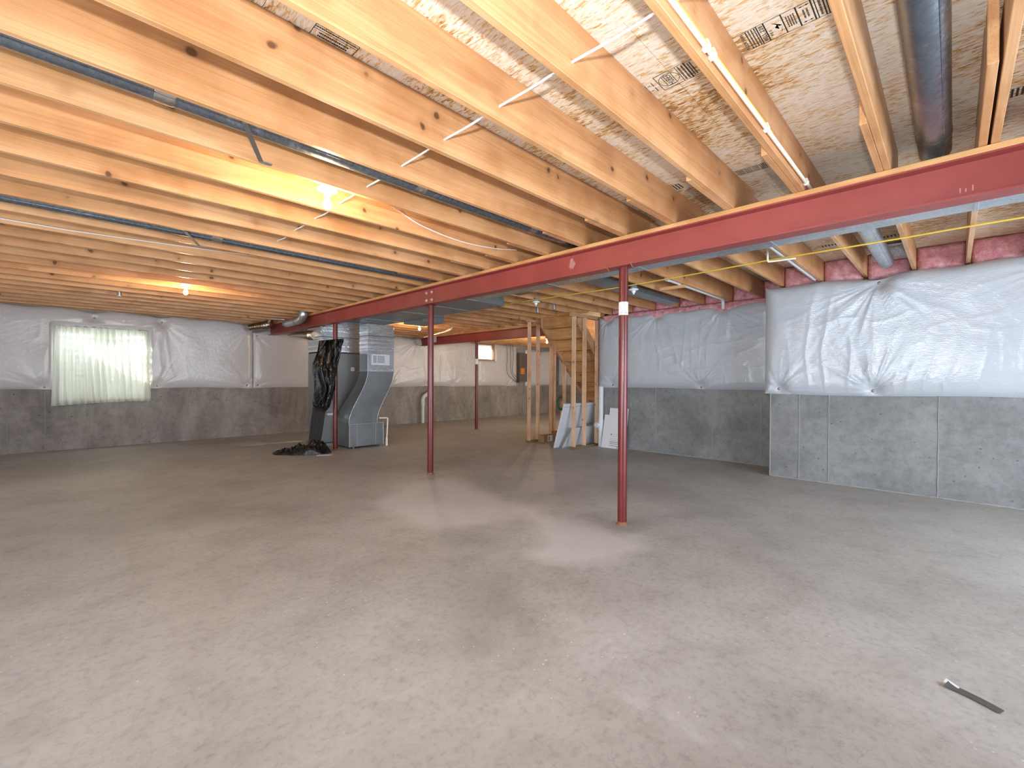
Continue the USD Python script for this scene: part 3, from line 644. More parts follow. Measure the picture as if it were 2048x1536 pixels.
def column(x, y, z1, label, lab=None, r=0.0445):
    c = thing('column', label, 'column')
    obj('shaft', lathe([(0, 0), (r, 0), (r, z1 - 0.012), (0, z1 - 0.012)], (x, y, 0), 32), M['redcol'], c, 40)
    obj('cap_plate', box(x - 0.06, x + 0.06, y - 0.075, y + 0.075, z1 - 0.012, z1 - 0.001, 0.002), M['redcol'], c)
    obj('base_ring', lathe([(r + 0.016, 0), (r + 0.013, 0.006), (r + 0.003, 0.012), (r, 0.03)], (x, y, 0), 24), M['rust'], c, True)
    if lab:
        z0, z2 = lab
        a0 = math.atan2(-y, -x)
        th = a0 + np.linspace(-1.45, 1.45, 20)
        sh = lambda rr, z, t=th: np.c_[x + rr * np.cos(t), y + rr * np.sin(t), np.full(len(t), z)]
        v = np.vstack([sh(r + 0.0012, z0), sh(r + 0.0012, z2)]); n = len(th)
        f = np.array([q for j in range(n - 1) for q in ([j, j + 1, j + 1 + n], [j, j + 1 + n, j + n])])
        lb = obj('sticker', (v, f), M['paper'], c, True)

        def curved(m):
            v, f = m
            a = a0 + v[:, 0] / r
            return np.c_[x + (r + 0.0018 + v[:, 2]) * np.cos(a), y + (r + 0.0018 + v[:, 2]) * np.sin(a), z0 + v[:, 1]], f
        h = z2 - z0
        w = text("7'5\" - 7'9\"", 0.017, True); v = w[0].copy(); v[:, 0] = (v[:, 0] / v[:, 0].max() - 0.5) * 0.072; v[:, 1] += 0.010
        pr_ = [curved((v, w[1])), curved(box(0.0, 0.006, h - 0.020, h - 0.006, 0, 0.0006)), curved(box(-0.018, 0.012, 0.036, 0.042, 0, 0.0006)), curved(box(0.018, 0.026, 0.036, 0.042, 0, 0.0006))]
        for i in range(6):
            zz = h - 0.030 - 0.009 * i
            pr_ += [curved(box(-0.036, -0.012 - 0.004 * (i % 2), zz, zz + 0.002, 0, 0.0006)), curved(box(0.0, 0.034 - 0.004 * (i % 3), zz, zz + 0.002, 0, 0.0006))]
        obj('print', cat_(*pr_), M['greyprint'], lb)
    return c


column(3.94, 2.325, ZB0, 'red steel column with a white sticker near its top, nearest the camera', (2.058, 2.186))
column(3.98, 5.60, ZB0, 'red steel column under the four-bolt beam joint, second from the camera')
column(3.98, 8.84, ZB0, 'red steel column beside the furnace with black plastic hung on it')
column(8.53, 9.76, 2.515, 'thin-looking far red column in front of the small bright window', (1.86, 2.02))

# ------------------------------------------------------------------ insulation blankets
def blanket(name, label, L_, z0, z1, tacks, frame, mat, step=0.016, seed=0, holes=(), puff=0.085, amp=1.0, sag=0.03, ends=(True, True), fasten=True):
    """White poly-faced blanket. Local u along the wall (0..L_), z up, n away from the wall; frame(u, z, n) -> world."""
    nu, nz = int(L_ / step) + 1, int((z1 - z0) / step) + 1
    u = np.linspace(0, L_, nu); w = np.linspace(0, 1, nz)
    U, Wv = np.meshgrid(u, w, indexing='ij')
    top = z1 - sag * (0.3 + 1.2 * noise(np.c_[u * 0.9 + seed, 0 * u, 0 * u], seed)) + 0.012 * np.sin(u * 7 + seed)
    for (tu, tz) in tacks:
        if tz > (z0 + z1) / 2:
            top -= 0.05 * np.exp(-((u - tu) / 0.16) ** 2)
    bot = z0 + 0.012 * np.sin(u * 2.1 + seed) + 0.016 * (noise(np.c_[u * 1.7, 0 * u, 0 * u], seed + 3) - 0.5)
    Z = bot[:, None] + (top - bot)[:, None] * Wv
    P = np.stack([U, Z, 0 * U], -1)
    e = np.minimum(Z - bot[:, None], (top[:, None] - Z) * 1.4)
    if ends[0]: e = np.minimum(e, U * 1.2)
    if ends[1]: e = np.minimum(e, (L_ - U) * 1.2)
    n = 0.012 + puff * (1 - np.exp(-np.maximum(e, 0) / 0.075))
    n += amp * 0.035 * (fbm(P * [1.4, 1.2, 1], 2, seed) - 0.5)
    ridge = lambda q, k, sd: (1 - np.abs(2 * noise(q, sd) - 1)) ** k
    inner = np.clip(e / 0.12, 0, 1)
    # slack creases, mostly hanging, and faint cross creases
    wob = 0.5 * noise(P * [1.5, 2.2, 1], seed + 5)
    n += amp * 0.008 * ridge(np.stack([U * 6.5 + wob * 2, Z * 0.7, 0 * U], -1), 5, seed + 7) * inner * np.clip(2.2 * noise(P * [1.1, 1.6, 1], seed + 9) - 0.6, 0, 1)
    n += amp * 0.007 * ridge(np.stack([U * 2.2 + Z * 1.8, Z * 5.5 + wob - U * 1.2, 0 * U], -1), 4, seed + 11) * inner * np.clip(2.2 * noise(P * [0.9, 1.2, 1], seed + 13) - 0.7, 0, 1)
    for i, (tu, tz) in enumerate(tacks):
        du, dz = U - tu, Z - tz
        r = np.hypot(du, dz) + 1e-6
        th = np.arctan2(dz, du)
        cs, sn = np.cos(th), np.sin(th)
        ray = ridge(np.stack([cs * 2.4 + 11 * i, sn * 2.4, 0.4 * r], -1), 3, seed + 20 + i)
        ray2 = ridge(np.stack([cs * 5.5 + 5 * i, sn * 5.5, 0.5 * r], -1), 3, seed + 40 + i)
        n += amp * (0.026 * (ray - 0.3) + 0.017 * (ray2 - 0.3)) * r / (r + 0.06) * np.exp(-r / 0.40)
        n -= (n - 0.022) * np.exp(-(r / 0.10) ** 2)
    n = np.maximum(n, 0.008)
    keep = np.ones((nu - 1, nz - 1), bool)
    for (a, b, c, d) in holes:
        cu, cz = (U[:-1, :-1] + U[1:, 1:]) / 2, (Z[:-1, :-1] + Z[1:, 1:]) / 2
        keep &= ~((cu > a) & (cu < b) & (cz > c) & (cz < d))
        q = np.maximum(np.maximum(a - U, U - b), np.maximum(c - Z, Z - d))
        n = np.where(q < 0.05, np.minimum(n, 0.015 + np.clip(q, 0, 1) * 1.4), n)
    I = np.arange(nu * nz).reshape(nu, nz)
    a, b, c, d = I[:-1, :-1][keep], I[1:, :-1][keep], I[1:, 1:][keep], I[:-1, 1:][keep]
    F = np.vstack([np.c_[a, b, c], np.c_[a, c, d]])
    E = np.sort(np.vstack([F[:, [0, 1]], F[:, [1, 2]], F[:, [2, 0]]]), 1)
    ue, cnt = np.unique(E, axis=0, return_counts=True)
    bd = ue[cnt == 1]
    V = np.c_[U.ravel(), Z.ravel(), n.ravel()]
    bv = np.unique(bd); mp = {x: len(V) + i for i, x in enumerate(bv)}
    V = np.vstack([V, V[bv] * [1, 1, 0] + [0, 0, 0.002]])
    S = np.array([q for p0, p1 in bd for q in ([p0, p1, mp[p1]], [p0, mp[p1], mp[p0]])])
    F = np.vstack([F, S])
    t = thing(name, label, 'insulation')
    obj('plastic_facing', (frame(V[:, 0], V[:, 1], V[:, 2]), F), mat, t, 50)
    if fasten:
        for tu, tz in tacks:
            ii, jj = min(int(round(tu / L_ * (nu - 1))), nu - 1), int(np.argmin(np.abs(Z[min(int(round(tu / L_ * (nu - 1))), nu - 1)] - tz)))
            c = frame(np.array([tu]), np.array([tz]), np.array([n[ii, jj] + 0.004]))[0]
            dn = frame(np.array([tu]), np.array([tz]), np.array([n[ii, jj] + 1.004]))[0] - c
            obj('fastener', sweep([c - dn * 0.006, c, c + dn * 0.004, c + dn * 0.0042], [0.019, 0.019, 0.012, 0.004], 14), M['tack'], t, 30)
    return t


fr_left = lambda x0: (lambda u, z, n: np.c_[x0 + u, YW - n, z])          # faces -y
fr_right = lambda x, y1: (lambda u, z, n: np.c_[x - n, y1 - u, z])        # u runs towards -y, faces -x
fr_end = lambda x, y1: (lambda u, z, n: np.c_[x - n, y1 - u, z])
YB = 2.03
blanket('insulation_blanket', 'big shiny white insulation blanket on the nearer grey wall at right', YB + 2.9, 1.235, 2.835,
        [(YB - 0.70, 2.70), (YB - 0.747, 1.295), (YB - 1.84, 1.305), (YB + 0.85, 2.7), (YB + 1.0, 1.29), (YB + 2.2, 2.7)], fr_right(XR1, YB), M['poly'], seed=3, puff=0.10)
blanket('insulation_blanket', 'white insulation blanket on the set-back grey wall, between stairs and nearer wall', 5.50 - 2.0, 1.27, 2.80,
        [(5.50 - 3.29, 1.30), (5.50 - 4.15, 2.70), (5.50 - 5.25, 2.72), (5.50 - 5.15, 1.32), (5.50 - 2.9, 2.73)], fr_right(XR2, 5.50), M['poly'], seed=11, puff=0.10, sag=0.05)
blanket('insulation_blanket', 'white insulation blanket wrapped around the curtained window', 3.53 + 3.4, 1.20, 2.812,
        [(0.625 + 3.4, 2.645), (1.72 + 3.4, 2.655), (-0.086 + 3.4, 1.24), (1.63 + 3.4, 1.252), (3.40 + 3.4, 1.262), (-1.2 + 3.4, 2.66), (3.45 + 3.4, 2.70)], fr_left(-3.4), M['poly2'], step=0.022, seed=21, sag=0.015,
        holes=[(3.4 + 0.045, 3.4 + 1.485, 1.0, 2.455)])
blanket('insulation_blanket', 'white insulation blanket beside the black plastic, left of the furnace', 6.9 - 3.545, 1.20, 2.66,
        [(0.08, 2.5), (0.10, 1.262), (1.55, 1.27), (3.0, 1.26), (2.2, 2.5)], fr_left(3.545), M['poly2'], step=0.022, seed=31, puff=0.07)
blanket('insulation_blanket', 'white insulation blanket between the furnace and the small far window', 10.93 - 6.92, 1.19, 2.80,
        [(1.4, 2.66), (1.75, 1.23), (3.95, 2.68), (2.9, 1.24), (0.4, 1.23)], fr_left(6.92), M['poly2'], step=0.025, seed=41)
blanket('insulation_blanket', 'white insulation blanket below and right of the small far window, wires hanging on it', 13.06 - 10.95, 1.20, 2.80,
        [(1.9, 2.66), (1.6, 1.24), (0.1, 1.24)], fr_left(10.95), M['poly2'], step=0.025, seed=51, holes=[(-0.1, 0.90, 2.15, 3.0)])
blanket('insulation_blanket', 'white insulation blanket furthest along the far wall, seen between the studs', 15.45 - 13.60, 1.2, 2.7, [(0.9, 1.24), (0.9, 2.6)], fr_left(13.60), M['poly2'], step=0.03, seed=61)
blanket('insulation_blanket', 'white insulation blanket on the end wall behind the stair studs', 6.4, 1.2, 2.65, [(1.2, 1.24), (3.0, 1.24)], fr_end(XMAX, 12.4), M['poly2'], step=0.03, seed=71)


# pink fibreglass in the rim bays
def batt(x, y0, y1, z0, z1, seed):
    nu, nv = max(int((y1 - y0) / 0.02), 3), max(int((z1 - z0) / 0.02), 3)
    y = np.linspace(y0, y1, nu); z = np.linspace(z0, z1, nv)
    Yg, Zg = np.meshgrid(y, z, indexing='ij')
    P = np.stack([0 * Yg, Yg, Zg], -1)
    e = np.minimum(np.minimum(Yg - y0, y1 - Yg), np.minimum(Zg - z0, z1 - Zg))
    Xg = x - 0.05 * np.sqrt(np.clip(e / 0.08, 0, 1)) - 0.05 * (fbm(P * 9, 4, seed) - 0.5)
    I = np.arange(nu * nv).reshape(nu, nv)
    F = np.vstack([np.c_[I[:-1, :-1].ravel(), I[:-1, 1:].ravel(), I[1:, 1:].ravel()], np.c_[I[:-1, :-1].ravel(), I[1:, 1:].ravel(), I[1:, :-1].ravel()]])
    V = np.c_[Xg.ravel(), Yg.ravel(), Zg.ravel()]
    rim = np.r_[I[:, 0], I[-1, 1:], I[-2::-1, -1], I[0, -2:0:-1]]
    o = len(V); m = len(rim)
    V = np.vstack([V, V[rim] * [0, 1, 1] + [x + 0.08, 0, 0]])
    S = [q for j in range(m) for q in ([rim[j], rim[(j + 1) % m], o + (j + 1) % m], [rim[j], o + (j + 1) % m, o + j])]
    return V, np.vstack([F, S])


ordn = ['first', 'second', 'third', 'fourth', 'fifth', 'sixth', 'seventh', 'eighth']
for i, k in enumerate(range(-6, -1)):
    obj('insulation_batt', batt(XR1 + 0.10, YK(k) + 0.052, YK(k + 1) - 0.002, 2.76, ZO - 0.004, k + 20), M['pink'], None, True,
        label=f'pink fibreglass batt above the nearer right blanket, {ordn[i]} joist bay from the right edge', cat='insulation')
for i, k in enumerate(range(-1, 6)):
    obj('insulation_batt', batt(XR2 + 0.06, YK(k) + 0.042, YK(k + 1) - 0.002, 2.816, ZO - 0.004, k + 40), M['pink'], None, True,
        label=f'pink fibreglass batt above the set-back right blanket, {ordn[i]} bay left of the wall step', cat='insulation')
obj('insulation_strip', batt(XR2 - 0.015, 2.05, 5.40, 2.62, 2.812, 77), M['pink'], None, True, label='long exposed strip of pink fibreglass under the joist ends along the set-back blanket top', cat='insulation')

# ------------------------------------------------------------------ windows, wells, curtain
def window(n, w, depth, mat_f):
    x0, x1, z0, z1 = w
    t = UsdGeom.Xform.Define(stage, f'/World/window_{n}').GetPrim(); keys(t, kind='structure')
    y = YW + depth; b = 0.045
    obj('window_frame', cat_(box(x0, x1, y, y + 0.06, z0, z0 + b, 0.004), box(x0, x1, y, y + 0.06, z1 - b, z1, 0.004), box(x0, x0 + b, y, y + 0.06, z0 + b, z1 - b, 0.004), box(x1 - b, x1, y, y + 0.06, z0 + b, z1 - b, 0.004)), M['frame'], t)
    if n == 1: obj('mullion', box((x0 + x1) / 2 - 0.02, (x0 + x1) / 2 + 0.02, y + 0.005, y + 0.055, z0 + b, z1 - b, 0.003), M['frame'], t)
    obj('pane', box(x0 + b, (x0 + x1) / 2 - 0.02, y + 0.028, y + 0.032, z0 + b, z1 - b), M['glass'], t)
    obj('pane', box((x0 + x1) / 2 + 0.02, x1 - b, y + 0.028, y + 0.032, z0 + b, z1 - b), M['glass'], t)
    obj('buck', cat_(box(x0 - 0.002, x0 + 0.02, YW - 0.02, y, z0, z1), box(x1 - 0.02, x1 + 0.002, YW - 0.02, y, z0, z1), box(x0, x1, YW - 0.02, y, z1 - 0.02, z1 + 0.002), box(x0, x1, YW - 0.02, y, z0 - 0.002, z0 + 0.015)), mat_f, t)


window(1, W1, 0.14, M['frame'])
window(2, W2, 0.17, M['buck'])


def well(xc, hw, d, z0, z1, label):
    n = 36
    a = np.linspace(0, math.pi, n)
    V, F = [], []
    zs = np.linspace(z0, z1, 60)
    for z in zs:
        r = 0.012 * math.sin(z * 45)
        V.append(np.c_[xc + (hw + r) * np.cos(a), YW + 0.25 + (d + r) * np.sin(a), np.full(n, z)])
    V = np.vstack(V)
    for i in range(len(zs) - 1):
        for j in range(n - 1):
            p = i * n + j
            F += [[p, p + 1, p + n + 1], [p, p + n + 1, p + n]]
    t = thing('window_well', label, 'window well')
    obj('corrugated_wall', (V, np.array(F)), M['well'], t, True)
    g = np.array([[0.0, 0.0, 0.0]] + [[hw * math.cos(x), d * math.sin(x), 0] for x in a])
    obj('gravel_bed', (g + [xc, YW + 0.25, z0 + 0.1], np.array([[0, j, j + 1] for j in range(1, n)])), M['gravel'], t)


well(0.77, 1.05, 1.15, 0.6, 2.56, 'unseen corrugated window well outside the curtained window')  # out of view; rim height shapes the sun patch on the curtain
well(11.4, 0.75, 0.7, 1.8, 2.9, 'corrugated window well outside the small far window')
c2 = thing('curtain', 'small bright sheer panel in the little far window', 'curtain')
uu = np.linspace(0, 1, 60); U2, V2 = np.meshgrid(uu, np.linspace(0, 1, 8), indexing='ij'); I2 = np.arange(480).reshape(60, 8)
obj('cloth', (np.c_[(W2[0] + 0.03 + 0.84 * U2).ravel(), (YW + 0.10 + 0.014 * np.sin(U2 * 50 + 2 * np.sin(U2 * 9)) * (0.4 + 0.6 * V2)).ravel(), (W2[3] - 0.03 - 0.54 * V2).ravel()], np.vstack([np.c_[I2[:-1, :-1].ravel(), I2[:-1, 1:].ravel(), I2[1:, 1:].ravel()], np.c_[I2[:-1, :-1].ravel(), I2[1:, 1:].ravel(), I2[1:, :-1].ravel()]])), M['curtain'], c2, True)
# soil around the house (keeps daylight out of the walls)
obj('ground', cat_(box(-14, 30, YW + 2.2, 40, 2.1, 2.42), box(-14, -0.4, YW + 0.26, YW + 2.2, 2.1, 2.42), box(1.95, 10.6, YW + 0.26, YW + 2.2, 2.1, 2.42), box(12.2, 30, YW + 0.26, YW + 2.2, 2.1, 2.42)), M['leaf'], kind='structure')

lr = random.Random(5)
lv, lf = [], []
for i in range(300):
    a1, b1_, c1 = lr.gauss(0, 0.16), lr.gauss(0, 0.10), lr.gauss(0, 0.22)
    c = np.array([0.80 + a1, 13.12 + b1_, 2.36 + c1]); d = np.array([lr.gauss(0, 1), lr.gauss(0, 1), lr.gauss(0, 1)]); d /= np.linalg.norm(d)
    e = np.cross(d, [lr.gauss(0, 1), lr.gauss(0, 1), lr.gauss(0, 1)]); e /= np.linalg.norm(e)
    l_ = 0.035 + 0.03 * lr.random(); o = len(lv) * 4
    lv.append(np.array([c - d * l_, c + e * l_ * 0.4, c + d * l_, c - e * l_ * 0.4])); lf += [[o, o + 1, o + 2], [o, o + 2, o + 3]]
sh_ = thing('shrub', 'green leafy shrub outside the curtained window, only glimpsed through the cloth', 'shrub')  # foliage behind the cloth, placed to shade the right of the curtain
obj('foliage', (np.vstack(lv), np.array(lf)), M['leaf'], sh_, kind='stuff')
for x in (0.72, 0.80, 0.9):
    obj('stem', sweep(spline([(0.8, 13.15, 0.68), (x, 13.12, 1.6), (x + (x - 0.8), 13.1, 2.6)], 5), 0.008, 6), M['edgebrown'], sh_, True)
# curtain
nu, nv = 260, 60
u = np.linspace(0, 1, nu); w = np.linspace(0, 1, nv)
U, Wv = np.meshgrid(u, w, indexing='ij')
xl = 0.045 - 0.035 * Wv ** 2; xr_ = 1.485 + 0.045 * Wv ** 2
ph = 2 * np.pi * (U * 15 + 0.9 * noise(np.stack([U * 5, 0 * U, 0 * U], -1), 4) + 0.25 * np.sin(5 * U + 2 * Wv))
ampc = 0.012 + 0.048 * Wv ** 0.6 * (0.35 + noise(np.stack([U * 7, Wv * 1.5, 0 * U], -1), 8))
gath = 0.006 * np.sin(2 * np.pi * U * 46 + 3 * noise(np.stack([U * 30, 0 * U, 0 * U], -1), 6)) * np.exp(-Wv / 0.12)
Xc = xl + (xr_ - xl) * U + 0.026 * np.sin(ph + 1.2) * Wv ** 0.6 + 0.03 * (noise(np.stack([U * 4, Wv, 0 * U], -1), 3) - 0.5) * Wv
Yc = YW - 0.055 + ampc * (np.sin(ph) + 0.35 * np.sin(2 * ph + 0.8)) + gath - 0.06 * Wv
zb = 0.905 + 0.022 * np.sin(3.2 * u - 0.6) + 0.03 * (u - 0.5)
Zc = 2.445 + (zb[:, None] - 2.445) * Wv
I = np.arange(nu * nv).reshape(nu, nv)
Fc = np.vstack([np.c_[I[:-1, :-1].ravel(), I[:-1, 1:].ravel(), I[1:, 1:].ravel()], np.c_[I[:-1, :-1].ravel(), I[1:, 1:].ravel(), I[1:, :-1].ravel()]])
ct = thing('curtain', 'gathered off-white sheer curtain glowing with daylight over the window at left', 'curtain')
obj('cloth', (np.c_[Xc.ravel(), Yc.ravel(), Zc.ravel()], Fc), M['curtain'], ct, True)
hm = Wv[0] > 0.955
obj('hem', (np.c_[Xc[:, hm].ravel(), Yc[:, hm].ravel() - 0.004, Zc[:, hm].ravel()],
            np.vstack([np.c_[J[:-1, :-1].ravel(), J[:-1, 1:].ravel(), J[1:, 1:].ravel()] for J in [np.arange(nu * hm.sum()).reshape(nu, hm.sum())]] + [np.c_[J[:-1, :-1].ravel(), J[1:, 1:].ravel(), J[1:, :-1].ravel()] for J in [np.arange(nu * hm.sum()).reshape(nu, hm.sum())]])), M['curtain'], ct, True)
obj('rod', cyl((0.0, YW - 0.05, 2.44), (1.52, YW - 0.05, 2.44), 0.007, 10), M['frame'], ct, True)

# ------------------------------------------------------------------ ducts in the joist bays
def round_duct(name, label, p0, p1, r, mat, joints=(), strap=None):
    t = thing(name, label, 'duct')
    obj('duct_pipe', cyl(p0, p1, r, 36), mat, t, 40)
    d = np.array(p1, float) - p0; ln = np.linalg.norm(d); d /= ln
    for s in joints:
        c = np.array(p0) + d * s
        obj('joint_tape', sweep([c - d * 0.045, c - d * 0.04, c + d * 0.04, c + d * 0.045], [r + 0.0005, r + 0.003, r + 0.003, r + 0.0005], 36, False), M['pipe'] if strap is None else M['foil'], t, 40)
    # standing lengthwise seam
    n = np.cross(d, [0, 0, 1.0]); n /= np.linalg.norm(n)
    off = n * r * 0.6 + np.array([0, 0, -1.0]) * r * 0.8
    obj('seam', cyl(np.array(p0) + off, np.array(p1) + off, 0.0035, 6), mat, t, True)
    return t


D1 = round_duct('round_duct', 'long dark round duct crossing the whole ceiling at left between joists', (XMIN, 2.975, 2.945), (4.12, 2.975, 2.945), 0.078, M['pipe'], (0.42 - XMIN, 2.0 - XMIN, 3.3 - XMIN), True)
D2 = round_duct('round_duct', 'dark round duct tucked between joists in front of the two lit bulbs, further left', (XMIN, 5.45, 2.905), (3.85, 5.45, 2.905), 0.076, M['pipe'], (1.2 - XMIN,), True)
D3 = round_duct('round_duct', 'big scuffed dark round duct at top right, running over the red beam', (0.2, 0.10, 2.955), (4.12, 0.10, 2.955), 0.082, M['pipe'])
obj('end_collar', sweep([(3.78, 0.10, 2.955), (3.8, 0.10, 2.955), (3.86, 0.1, 2.955)], [0.082, 0.085, 0.085], 36, False), M['pipe'], D3, 40)


def hanger(y0, x, yb, label, dx):
    t = thing('duct_strap', label, 'strap')
    a = np.array([x, y0, ZJ - 0.002]); b = np.array([x + dx, yb, ZJ - 0.008])
    d = b - a; n = np.cross(d, [0, 0, 1.0]); n /= np.linalg.norm(n); n *= 0.014
    v = np.array([a + n, a - n, b - n, b + n]); v2 = v - [0, 0, 0.002]
    obj('strip', (np.vstack([v, v2]), np.array([[0, 1, 2], [0, 2, 3], [4, 6, 5], [4, 7, 6], [0, 4, 5], [0, 5, 1], [1, 5, 6], [1, 6, 2], [2, 6, 7], [2, 7, 3], [3, 7, 4], [3, 4, 0]])), M['strap'], t)
    obj('tab', box(b[0] - 0.005, b[0] + 0.07, b[1] + 0.001, b[1] + 0.035, ZJ - 0.006, ZJ - 0.001, 0.001), M['galv'], t)


hanger(2.78, 0.745, 3.18, 'metal strap under the long dark duct at left, bent tab on the joist', 0.20)
hanger(5.24, 0.90, 5.66, 'metal strap under the second dark duct, further left', 0.19)

# supply trunk beside the beam
tr = thing('trunk_duct', 'long galvanised trunk duct running along the far side of the red beam', 'duct')
zt0, zt1 = 2.60, 2.812
for a, b in ((-3.3, -1.3), (-1.3, -0.1), (-0.1, 1.12), (1.12, 2.35), (2.35, 3.57), (3.57, 5.1)):
    obj('section', box(4.06, 4.455, a + 0.004, b - 0.004, zt0, zt1, 0.002), M['galv'], tr)
    obj('drive_cleat', box(4.055, 4.462, b - 0.012, b + 0.012, zt0 - 0.006, zt1 - 0.02, 0.002), M['galv'], tr)
rtn = thing('trunk_duct', 'wide galvanised return trunk under the joists above the furnace', 'duct')
for a, b in ((5.12, 5.9), (5.9, 6.8), (6.8, 8.1), (8.1, 9.0)):
    obj('section', box(4.06, 5.05, a + 0.004, b - 0.004, zt0 - 0.005, zt1, 0.003), M['galvmat'], rtn)
    obj('drive_cleat', box(4.055, 5.057, b - 0.014, b + 0.014, zt0 - 0.012, zt1 - 0.02, 0.002), M['galv'], rtn)
obj('take_off', box(5.05, 5.55, 7.35, 8.05, zt0 - 0.05, zt1 - 0.01, 0.004), M['galvmat'], rtn)
obj('pan_sheet', box(4.47, 5.35, 4.72, 5.08, 2.798, 2.814), M['edgebrown'], rtn, label='brown board pan beside the trunk')
# round supply runs to the right wall
S1 = round_duct('round_duct', 'bright galvanised round duct from the trunk to the right wall, behind the yellow cable', (4.46, 0.60, 2.885), (7.15, 0.60, 2.885), 0.076, M['galv'])
obj('register_boot', cat_(box(7.12, 7.30, 0.40, 0.74, 2.93, 3.09, 0.004)), M['galv'], S1)
obj('rectangular_run', cat_(box(4.46, 7.85, 3.50, 3.745, 2.795, 2.87, 0.003)), M['galvmat'], None, label='flat galvanised duct in a joist bay behind the near column', cat='duct')

# ------------------------------------------------------------------ cables and small pipes
def cable(name, label, pts, r, mat, cat='cable', n=8, seg=6, squash=None):
    return obj(name, sweep(spline(pts, seg), r, n), mat, None, True, label=label, cat=cat)


p = []
for k in range(-9, 8):
    y = YK(k)
    p += [(1.70 + 0.006 * rng.random(), y - 0.02, 2.898), (1.70 + 0.006 * rng.random(), y + 0.22, 2.896 - (0.004 if k < 2 else 0.014) * rng.random())]
cable('white_cable', 'white electric cable threaded straight through holes in the ceiling joists past the first bulb', p, 0.0065, M['nm'])
cable('white_cable', 'white electric cable drooping along a joist right of the first lit bulb', [(1.50, 3.40, 2.96), (1.9, 3.55, 3.0), (2.29, 3.705, 2.982), (2.54, 3.708, 2.913), (3.01, 3.708, 2.871), (3.5, 3.708, 2.90), (3.85, 3.70, 2.955)], 0.006, M['nm'])
cable('white_cable', 'white electric cable stapled along a joist at the left edge, before the second bulb', [(XMIN + 0.02, 6.145, 2.85), (-0.32, 6.148, 2.853), (0.35, 6.148, 2.862), (1.72, 6.148, 2.93), (1.8, 6.12, 2.96)], 0.006, M['nm'])
cable('yellow_cable', 'long yellow electric cable slung under the joists beyond the red beam', [(5.71, -3.3, 2.80), (5.71, -0.41, 2.802), (5.72, 0.38, 2.797), (5.70, 0.98, 2.79), (5.77, 1.54, 2.806), (5.80, 2.33, 2.795), (5.82, 3.2, 2.786), (5.82, 3.6, 2.782), (5.84, 4.83, 2.80), (5.83, 5.7, 2.806), (5.85, 6.7, 2.80), (5.3, 7.3, 2.81)], 0.009, M['yellow'])
cp = thing('water_pipe', 'thin cream plastic pipe with yellow stripe clipped along a joist at top right', 'pipe')
yj = YK(-3) - 0.038 - 0.016
zc = 2.862
obj('tube', cyl((-0.5, yj, zc), (4.3, yj, zc), 0.011, 14), M['cpvc'], cp, 40)
obj('stripe', cyl((-0.5, yj - 0.0085, zc + 0.0045), (2.95, yj - 0.0085, zc + 0.0045), 0.0045, 8), M['stripe'], cp, True)
for x in (1.52, 1.99, 2.06, 2.87, 3.85):
    obj('clip', cat_(box(x - 0.014, x + 0.014, yj - 0.016, yj + 0.016, zc - 0.016, zc + 0.014, 0.004), box(x - 0.010, x + 0.016, yj - 0.008, yj + 0.016, zc + 0.012, zc + 0.034, 0.003)), M['porc'], cp)
pv = thing('vent_pipe', 'white plastic pipe along a joist beyond the beam, turning down at the blanket', 'pipe')
obj('tube', sweep(spline([(6.02, 2.868, 2.838), (7.0, 2.866, 2.836), (7.95, 2.865, 2.834), (8.12, 2.865, 2.815), (8.16, 2.865, 2.74), (8.16, 2.865, 2.66)], 6), 0.027, 16), M['pvc'], pv, True)
obj('coupling', cyl((6.0, 2.868, 2.838), (6.08, 2.868, 2.838), 0.033, 16), M['pvc'], pv, 40)
pv2 = thing('vent_pipe', 'white plastic pipe beside a joist at the corner of the nearer right blanket', 'pipe')
obj('tube', sweep(spline([(4.6, 1.395, 2.85), (6.0, 1.39, 2.845), (7.42, 1.388, 2.84)], 6), 0.027, 16), M['pvc'], pv2, True)
obj('coupling', cyl((4.47, 1.395, 2.85), (4.64, 1.395, 2.85), 0.045, 16), M['foil'], pv2, 40)
cable('condensate_pipe', 'thin cream pipe dropping and turning right under the joists behind the beam', [(5.64, 1.505, 3.05), (5.64, 1.505, 2.80), (5.645, 1.50, 2.768), (5.66, 1.47, 2.762), (5.70, 1.24, 2.764)], 0.011, M['cpvc'], 'pipe')
obj('wood_block', box(6.42, 6.47, 2.80, 3.17, 2.775, 2.818, 0.002), M['plate'], label='short orange wood block fixed under the joists behind the near column', cat='wood block')
cable('condensate_pipe', 'pair-thin cream pipe running beside the return trunk above the second column', [(5.09, 7.3, 2.62), (5.09, 6.3, 2.615), (5.09, 5.3, 2.62)], 0.014, M['cpvc'], 'pipe')
pk = thing('condensate_pipe', 'cream pipe loop hanging near the far beam end behind the second column', 'pipe')
obj('tube', sweep(spline([(7.3, 10.6, 2.60), (7.15, 9.9, 2.62), (7.0, 9.05, 2.66), (6.95, 8.9, 2.71), (7.2, 9.2, 2.75), (7.6, 10.0, 2.76)], 8), 0.016, 10), M['cpvc'], pk, True)
obj('hang_tag', box(8.35, 8.354, 11.45, 11.62, 2.58, 2.78, 0.0), M['paper'], None, label='white paper tag hung on the far red beam beside the second column', cat='tag')

